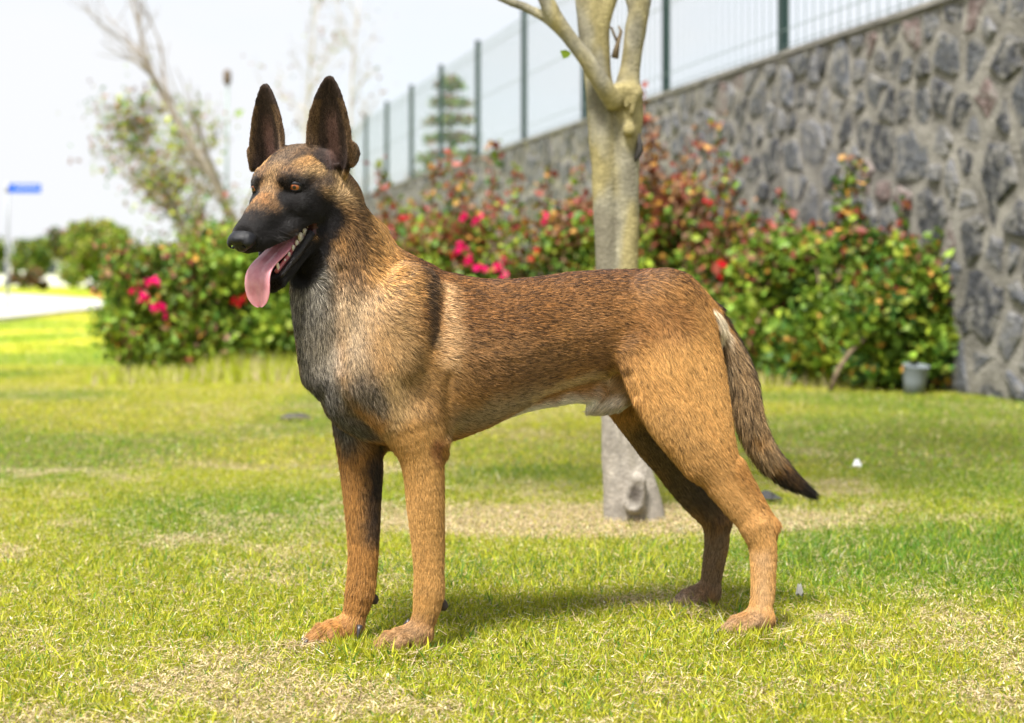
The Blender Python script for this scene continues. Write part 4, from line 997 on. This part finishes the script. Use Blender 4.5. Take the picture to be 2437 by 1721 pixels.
def mouth_mask(Ph):
    """inside of the mouth and the wet lips: 1 where no hair grows"""
    a = np.array([(-.024,0,-.067), (.090,0,-.099)]); Q = Ph.copy(); Q[:, 1] /= 1.55
    m = seg_dist(Q, a) < .0215
    for s_ in (1, -1): m |= seg_dist(Ph, np.array([(-.014,.039*s_,-.071), (.068,.032*s_,-.099)])) < .0135
    return m

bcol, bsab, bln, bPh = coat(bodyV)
mm = mouth_mask(bPh)
bc = bcol*(1-bsab[:, None]*.8)*.72
bc[mm] = (.055, .022, .024)
eyem = np.zeros(len(bodyV), bool)
for e in EYES: eyem |= np.linalg.norm(bPh-e-np.array([.009, .004*np.sign(e[1]), 0]), axis=1) < .0090
bc[eyem] = (.008, .008, .009)
# skin material: dull under the coat, wet in the mouth
skin = mat('dog_skin', attr='col', rough=.75, spec=.2)
_n = skin.node_tree.nodes; _a = _n.new('ShaderNodeAttribute'); _a.attribute_name = 'wet'
_m = _n.new('ShaderNodeMapRange'); _m.inputs[3].default_value = .75; _m.inputs[4].default_value = .16
skin.node_tree.links.new(_a.outputs['Fac'], _m.inputs[0]); skin.node_tree.links.new(_m.outputs[0], _n['Principled BSDF'].inputs['Roughness'])
dog = empty('dog', (DA[0], DA[1], 0), math.atan2(.302, .953))
tag(dog, 'tan shepherd dog with black mask and upright ears standing on the lawn, tongue out', 'dog')
body = mesh_np('body', bodyV, bodyQ, skin, dog, cols=bc)
_w = body.data.attributes.new('wet', 'FLOAT', 'POINT'); _w.data.foreach_set('value', mm.astype(np.float32))

# ---- lie of the hair: samples with a direction
FL = []
def fl(pts, w=1.0):
    for a, b in zip(pts[:-1], pts[1:]):
        d = b-a; d = d/np.linalg.norm(d); FL.append((a, b, d, w))
def flb(pts, w=1.0, both=True):
    P = [B(*p) for p in pts]; fl(P, w)
    if both: fl([np.array([p[0], -p[1], p[2]]) for p in P], w)
flb([(900,640,0),(1000,620,0),(1200,640,0),(1500,630,0),(1650,660,0),(1735,780,0)], both=False)
flb([(960,760,.08),(1100,800,.09),(1300,830,.09),(1480,800,.08)]); flb([(1000,700,.06),(1200,720,.08),(1500,720,.07),(1620,760,.07)])
flb([(1020,900,.09),(1150,960,.08),(1280,930,.08),(1400,890,.07)]); flb([(900,1040,0),(1060,1050,.0),(1250,970,0),(1420,930,0)], both=False)
flb([(1560,740,.07),(1620,860,.08),(1690,1000,.08)]); flb([(1500,860,.09),(1560,960,.09),(1640,1090,.09)]); flb([(1660,740,.06),(1725,860,.05),(1742,980,.05)])
flb([(1640,1090,.09),(1740,1190,.1),(1815,1270,.1),(1815,1420,.11),(1800,1500,.11)])
flb([(1560,1020,-.08),(1640,1150,-.09),(1706,1245,-.1),(1690,1400,-.11),(1640,1440,-.11)], both=False)
flb([(760,500,.05),(800,600,.06),(850,720,.07),(900,860,.09),(960,980,.09),(1000,1080,.07)]); flb([(720,640,.02),(725,760,.02),(750,900,.02),(800,1010,.01)], both=False)
flb([(1480,930,0),(1440,960,0),(1400,1010,0)], 2, both=False); flb([(850,460,0),(900,570,0),(960,640,0)], both=False)
flb([(985,1060,.06),(1010,1200,.05),(1020,1400,.05),(990,1500,.045),(940,1535,.045)], both=False)
flb([(850,1040,-.06),(862,1200,-.05),(858,1400,-.05),(830,1500,-.045),(780,1530,-.045)], both=False)
fl([p for p, r in tl], 1.6)
for s_ in (1, -1, 0):
    fl([H(.09,.012*s_,-.045), H(.04,.022*s_,-.03), H(.0,.036*s_,.004), H(-.05,.05*s_,.02), H(-.12,.05*s_,0), H(-.17,.045*s_,-.06)])
    fl([H(.075,.014*s_,-.060), H(.03,.028*s_,-.058), H(-.02,.045*s_,-.05), H(-.08,.055*s_,-.06), H(-.13,.05*s_,-.11)])
    fl([H(.055,.01*s_,-.14), H(-.01,.03*s_,-.12), H(-.08,.03*s_,-.11), H(-.13,.03*s_,-.15)])
for bs, up, Lh, nrm, wd in EARS: fl([H(*bs), H(*(bs+up*Lh*1.05))], 1.2)

def flow(P):
    acc = np.zeros_like(P)
    for a, b, d, w in FL:
        L = (b-a)@(b-a); t = np.clip(((P-a)@(b-a))/L, 0, 1); q = P-a-t[:, None]*(b-a); e = np.einsum('ij,ij->i', q, q)
        acc += (w/(e+4e-5)**2)[:, None]*d
    return acc/(np.linalg.norm(acc, axis=1, keepdims=True)+1e-12)

# ---- hair roots, denser where the hair is short
tri = np.concatenate([bodyQ[:, [0,1,2]], bodyQ[:, [0,2,3]]])
e1 = bodyV[tri[:,1]]-bodyV[tri[:,0]]; e2 = bodyV[tri[:,2]]-bodyV[tri[:,0]]; ar = .5*np.linalg.norm(np.cross(e1, e2), axis=1)
NH = HAIRS if 'HAIRS' in globals() else 1000000
tl_n = bln[tri].mean(1); wgt = ar*np.clip((.0105/tl_n)**1.5, .55, 3.6)
bad = mm[tri].any(1) | eyem[tri].any(1)
noseC = np.array([.102,0,-.050]); bad |= (np.linalg.norm((bPh-noseC)/np.array([.016,.021,.017]), axis=1) < 1)[tri].any(1)
wgt[bad] = 0
pick = np.searchsorted(np.cumsum(wgt)/wgt.sum(), rng.random(NH)); pick = np.minimum(pick, len(tri)-1)
r1 = np.sqrt(rng.random(NH)); r2 = rng.random(NH); bw = np.stack([1-r1, r1*(1-r2), r1*r2], 1)
T = tri[pick]; P0 = (bodyV[T]*bw[..., None]).sum(1); N0 = (bodyN[T]*bw[..., None]).sum(1); N0 /= np.linalg.norm(N0, axis=1, keepdims=True)
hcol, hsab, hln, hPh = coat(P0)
D0 = flow(P0); D0 -= (np.einsum('ij,ij->i', D0, N0))[:, None]*N0; D0 /= np.linalg.norm(D0, axis=1, keepdims=True)+1e-9
side = np.cross(N0, D0)
swirl = (fbm(P0, 22, 31, 2)-.5)*.6+rng.normal(0, .13, NH)
D0 = D0*np.cos(swirl)[:, None]+side*np.sin(swirl)[:, None]
# streaks: noise stretched along the lie
F0 = flow(P0[::1]); 
def streak(sc, sd_): return vnoise(P0+F0*0, sc, sd_)
u_ = np.abs(F0[:, 0])[:, None]
st1 = vnoise(P0*np.where(u_ > .6, np.array([95, 470, 470.]), np.array([470, 470, 100.])), 1, 41); st2 = vnoise(P0*np.where(u_ > .6, np.array([160, 420, 420.]), np.array([420, 420, 170.])), 1, 42)
stk = .5*st1+.5*st2
pb = np.clip(hsab+(stk-.5)*1.5*np.sqrt(np.clip(hsab*(1-hsab), 0, 1)), 0, 1)
black = rng.random(NH) < pb
onhead = sstep(-.13, -.08, hPh[:, 0])*(P0[:, 2] > .55); lum = np.exp(rng.normal(0, 1, NH)*(.24+.16*onhead))*(1-(stk-.5)*.30)
hc_ = hcol*lum[:, None]
dk = np.array((.010, .008, .008))
hc_ *= (1+.12*onhead)[:, None]
tipk = np.where(black[:, None], np.array([.25,.62,.96,1.])[None], np.array([0,0,.06,.14])[None])
tipk = np.where((black & (hsab > .75))[:, None], 1., tipk)
hcp = hc_[:, None, :]*(1-tipk[..., None])+(dk+hc_*.08)[:, None, :]*tipk[..., None]
L = hln*np.exp(rng.normal(0, .16, NH))*.80; L *= .82+.36*stk
lift = np.where(hln > .022, .42, np.interp(hln, [.004,.0075,.011], [.62,.46,.30]))*np.exp(rng.normal(0, .25, NH))
ts = np.array([0, .34, .68, 1.0])
grav = np.array([0, 0, -1.])
pts = np.empty((NH, 4, 3), np.float32)
for i, t in enumerate(ts):
    pts[:, i] = P0-N0*.0003+L[:, None]*(D0*t*(1-.0*t)+N0*(lift*t*(1-.45*t))[:, None]+grav*(.10*t*t))
rad = np.empty((NH, 4), np.float32); base_r = np.clip(hln/.016, .62, 1.25)*.00025
for i, k in enumerate((1.0, .95, .68, .12)): rad[:, i] = base_r*k
hcv = bpy.data.hair_curves.new('coat'); hcv.add_curves([4]*NH)
hcv.attributes['position'].data.foreach_set('vector', pts.ravel()) if 'position' in hcv.attributes else None
ra = hcv.attributes.get('radius') or hcv.attributes.new('radius', 'FLOAT', 'POINT'); ra.data.foreach_set('value', rad.ravel())
ca_ = hcv.attributes.new('hcol', 'FLOAT_COLOR', 'POINT'); c4 = np.ones((NH, 4, 4), np.float32); c4[:, :, :3] = hcp; ca_.data.foreach_set('color', c4.ravel())
hm = bpy.data.materials.new('dog_hair'); hm.use_nodes = True; _n = hm.node_tree.nodes; _l = hm.node_tree.links; _n.clear()
_o = _n.new('ShaderNodeOutputMaterial'); _h = _n.new('ShaderNodeBsdfPrincipled'); _a = _n.new('ShaderNodeAttribute'); _a.attribute_name = 'hcol'
_h.inputs['Roughness'].default_value = .42; _h.inputs['Specular IOR Level'].default_value = .28
_l.new(_a.outputs['Color'], _h.inputs['Base Color']); _l.new(_h.outputs[0], _o.inputs[0])
hcv.materials.append(hm)
coat_o = bpy.data.objects.new('coat', hcv); link(coat_o, dog); tag(coat_o, kind='stuff')

# ------------------------------------------------------------------ nose, eyes, tongue, teeth, claws
wetblack = mat('nose_leather', (.006,.006,.008), .36, spec=.34, bump=(1100, .8, .0010))
g2 = Grid((-.03,-.03,-.03), (.03,.03,.03), .0011); I3 = np.eye(3)
g2.ell((-.004,0,.001), I3, (.0165,.0205,.0150), .003); g2.ell((.004,0,.0045), I3, (.0135,.0185,.0095), .005); g2.ell((.004,0,-.006), I3, (.0105,.0110,.0100), .004)
for s_ in (1, -1):
    g2.ell((.0055,.0125*s_,-.0015), I3, (.0100,.0085,.0090), .003)
    g2.cap((.0135,.0100*s_,-.0045), (.006,.0140*s_,-.0035), .0030, .0034, .002, sub=True)
    g2.cap((.009,.0150*s_,-.0055), (.001,.0185*s_,-.0078), .0022, .0009, .0015, sub=True)
g2.cap((.0185,0,.002), (.010,0,-.020), .0009, .0011, .0015, sub=True)
nV, nQ = g2.mesh()
nV = (nV*1.06+np.array([.1020,0,-.0470]))@HR+HD
mesh_np('nose', nV, nQ, wetblack, dog)

def head_mesh(name, V, F, m, parent=dog, **k):
    V = np.asarray(V, float)@HR+HD
    return mesh_np(name, V, F, m, parent, **k) if not isinstance(F[0], tuple) else mesh_np(name, V, [i for f in F for i in f], m, parent, counts=[len(f) for f in F], **k)

# eyes: amber iris, dark pupil, clear wet surface
def eye_mat():
    m = bpy.data.materials.new('amber_eye'); m.use_nodes = True; n = m.node_tree.nodes; l = m.node_tree.links; p = n['Principled BSDF']
    a = n.new('ShaderNodeAttribute'); a.attribute_name = 'col'; l.new(a.outputs['Color'], p.inputs['Base Color'])
    p.inputs['Roughness'].default_value = .35; p.inputs['Coat Weight'].default_value = .7; p.inputs['Coat Roughness'].default_value = .02; p.inputs['Coat IOR'].default_value = 1.45
    return m
em = eye_mat()
for e in EYES:
    sg = np.sign(e[1]); ax = np.array([.90, .36*sg, .12]); ax /= np.linalg.norm(ax)
    o1 = np.cross((0,0,1), ax); o1 /= np.linalg.norm(o1); o2 = np.cross(ax, o1)
    V = []; F = []; C_ = []; R_ = .0114; nr, ns = 26, 32
    for i in range(nr+1):
        ph = math.pi*.62*i/nr
        for j in range(ns):
            th_ = 2*math.pi*j/ns; V.append(e+R_*(ax*math.cos(ph)+math.sin(ph)*(o1*math.cos(th_)+o2*math.sin(th_))))
            r_ = R_*math.sin(ph); n_ = .8+.4*random.random()
            C_.append((.004,.003,.003) if r_ < .0026 else (np.array((.30,.080,.015))*n_*(1 if r_ > .0034 else .75) if r_ < .0066 else ((.05,.02,.012) if r_ < .0074 else (.05,.03,.026))))
    for i in range(nr):
        for j in range(ns): F.append((i*ns+j, (i+1)*ns+j, (i+1)*ns+(j+1)%ns, i*ns+(j+1)%ns))
    eo = head_mesh('eye', V, F, em, cols=np.array([tuple(c) for c in C_]))
    # lids: upper and lower, almond opening, skinned as a rim over the ball
    mbk = mat('eyelid_skin', (.007,.006,.007), .60, spec=.25)
    V = []; F = []; nu, nv = 40, 7
    for i in range(nu):
        a = 2*math.pi*i/nu; ca, sa = math.cos(a), math.sin(a)
        hx = .0094*ca; hz = (.0046 if sa > 0 else .0041)*abs(sa)**.9*np.sign(sa)
        tilt = .22*(-sg)
        for j in range(nv):
            k_ = j/(nv-1); gx = hx*(1+k_*.50); gz = hz*(1+k_*1.15)+np.sign(sa)*k_*.0010
            X_ = gx*math.cos(tilt)-gz*math.sin(tilt); Z_ = gx*math.sin(tilt)+gz*math.cos(tilt)
            rr = math.hypot(X_, Z_); Rl = R_+.0004+.0009*math.sin(math.pi*min(k_*1.1, 1))-.0012*max(0, k_-.55)
            dep = math.sqrt(max(Rl**2-min(rr, Rl*.97)**2, 0)); V.append(e+ax*dep+o1*X_+o2*Z_)
    for i in range(nu):
        for j in range(nv-1):
            a_, b_ = i*nv+j, ((i+1)%nu)*nv+j; F.append((a_, a_+1, b_+1, b_))
    head_mesh('eyelid', V, F, mbk, eo)

# tongue: lies on the lower jaw, then hangs over it
def loft(path, wid, thk, n=18, groove=.0, cup=None):
    V = []; F = []; m = len(path)
    for i, p in enumerate(path):
        a = np.array(path[max(i-1,0)]); b = np.array(path[min(i+1,m-1)]); t = b-a; t /= np.linalg.norm(t); sv = np.array([0,1.,0]); nn = np.cross(sv, t); nn /= np.linalg.norm(nn)
        if nn[2] < 0 and i < 3: nn = -nn
        if i and nn@prev < 0: nn = -nn
        prev = nn
        for j in range(n):
            th_ = 2*math.pi*j/n; x = math.cos(th_); y = math.sin(th_); xx = np.sign(x)*abs(x)**.8
            g_ = -groove*math.exp(-(x/.10)**2) if y > 0 else 0
            c_ = (cup[i] if cup else 0)*x*x
            V.append(np.array(p)+sv*xx*wid[i]+nn*(y*thk[i]+g_+c_))
    for i in range(m-1):
        for j in range(n): F.append((i*n+j, i*n+(j+1)%n, (i+1)*n+(j+1)%n, (i+1)*n+j))
    F.append(tuple(range(n))[::-1]); F.append(tuple((m-1)*n+j for j in range(n)))
    return V, F
TP = [(-.035,0,-.080),(-.01,0,-.086),(.022,.001,-.095),(.052,.001,-.099),(.076,.001,-.104),(.087,.001,-.113),(.0915,.001,-.124),(.0945,.001,-.135),(.0968,.001,-.1445),(.0982,.001,-.1510),(.0990,.001,-.1555),(.0994,.001,-.1580)]
TWd = [.018,.021,.0225,.0228,.0228,.0232,.0235,.0225,.0195,.0150,.0095,.003]
TTh = [.006,.006,.0055,.005,.0045,.0042,.004,.0038,.0035,.003,.0025,.001]
def refine(a, k=4): a = np.array(a, float); x = np.linspace(0, len(a)-1, (len(a)-1)*k+1); xi = np.arange(len(a)); f = lambda c: np.convolve(np.pad(np.interp(x, xi, c), 3, mode='edge'), np.ones(7)/7, 'valid'); return np.stack([f(a[:, i]) for i in range(a.shape[1])], 1) if a.ndim > 1 else np.interp(x, xi, a)
tp_, tw_, tt_ = refine(TP), refine(TWd), refine(TTh)
V, F = loft([tuple(p) for p in tp_], tw_, tt_, 28, .0030, [.0035*min(1, i/16) for i in range(len(tp_))])
tmat = mat('tongue_flesh', (.62,.22,.24), .30, spec=.5, bump=(800, .6, .0009), noise=(60, (.60,.22,.27), (.74,.34,.38)))
tmat.node_tree.nodes['Principled BSDF'].inputs['Subsurface Weight'].default_value = .25; tmat.node_tree.nodes['Principled BSDF'].inputs['Subsurface Radius'].default_value = (.01,.004,.003)
tmat.node_tree.nodes['Principled BSDF'].inputs['Subsurface Scale'].default_value = .6
tongue = head_mesh('tongue', V, F, tmat)
# gum line and wet lower lips
lipm = mat('wet_lip', (.010,.007,.008), .30, spec=.45, bump=(420, 1, .003)); gum = mat('gum', (.45,.13,.13), .3, spec=.5)
tooth_m = mat('tooth_enamel', (.74,.66,.50), .3, spec=.5)
def JL(t, s_):   # lower jaw edge
    return np.array([-.028+.088*t, (.0375-.0225*t**1.3)*s_, -.0815-.048*t])
for s_ in (1, -1):
    mb = MB(); mb.tube([tuple((JL(t, s_)+np.array([0,.0055*s_,.0085-.003*t]))@HR+HD) for t in np.linspace(-.16, 1.0, 16)], [.0032+.0038*math.sin(math.pi*min(1, i/15*.9+.1)) for i in range(16)], 10, .20)
    mb.build('lip', lipm, dog)
    mb = MB(); mb.tube([tuple((JL(t, s_)+np.array([0,-.005*s_,.009]))@HR+HD) for t in np.linspace(-.02, .95, 14)], .0038, 8, .06); mb.build('gum', gum, dog)
    for t, hgt, wdt in ((.06,.0070,.0062),(.17,.0095,.0080),(.29,.0115,.0095),(.40,.0085,.0065),(.50,.0085,.0062),(.62,.0070,.0050),(.73,.0055,.0042),(.90,.0130,.0045)):
        hgt *= 1.25; wdt *= 1.2; b0 = JL(t, s_)+np.array([0,-.0035*s_,.009]); V = []; F = []; n = 8
        for i, (hh, rr) in enumerate(((0,.9),(.35,1),(.7,.86),(.92,.5),(1,.1))):
            for j in range(n):
                a = 2*math.pi*j/n; V.append(b0+np.array([math.cos(a)*wdt*.62*rr*(1.0), math.sin(a)*wdt*.36*rr, hh*hgt-.002]))
        for i in range(4):
            for j in range(n): F.append((i*n+j, i*n+(j+1)%n, (i+1)*n+(j+1)%n, (i+1)*n+j))
        head_mesh('tooth', V, F, tooth_m)
# claws, carpal pads
claw_m = mat('claw_horn', (.035,.030,.030), .35, spec=.5); pad_m = mat('pad', (.05,.038,.034), .8)
for toes in PAWS:
    for a, b in toes:
        mb = MB(); d = b-a; mb.tube([a+d*.35+np.array([0,0,.002]), a+d*.8+np.array([0,0,.003]), a+d*1.15+np.array([0,0,.001]), a+d*1.4-np.array([0,0,.003])], [.0044,.0038,.0027,.0006], 8); mb.build('claw', claw_m, dog)
for c, d in ((B(1054,1440,.040), (.003,0,-.006)), (B(889,1425,-.048), (.003,0,-.006))):
    mb = MB(); d = np.array(d); mb.tube([c-d*1.6, c-d*.9, c, c+d*.9, c+d*1.5], [.002,.0068,.0085,.0072,.002], 10); mb.build('carpal_pad', pad_m, dog)
for c, dd in ((B(856,1488,-.020), (-.004,-.006,-.016)), (B(975,1478,.022), (-.010,.006,-.010))):
    mb = MB(); dd = np.array(dd); mb.tube([c, c+dd*.5, c+dd, c+dd*1.35], [.0050,.0040,.0024,.0006], 8); mb.build('dewclaw', claw_m, dog)
# whiskers
wm = mat('whisker_hair', (.05,.045,.045), .4); mb = MB()
for i in range(26):
    s_ = 1 if i % 2 else -1; x = random.uniform(.02, .075); z = random.uniform(-.062, -.050)
    p = np.array([x, (.026-.012*(x-.02)/.055)*s_, z]); d = np.array([random.uniform(-.5,.5), s_, random.uniform(-.6,.0)]); d /= np.linalg.norm(d); Lw = random.uniform(.02,.042)
    mb.tube([tuple((p+d*Lw*t+np.array([-.006*t*t, 0, -.006*t*t]))@HR+HD) for t in (0,.33,.66,1)], [.00022,.0002,.00014,.00004], 4, cap=False)
wk = mb.build('whiskers', wm, dog); tag(wk, kind='stuff')
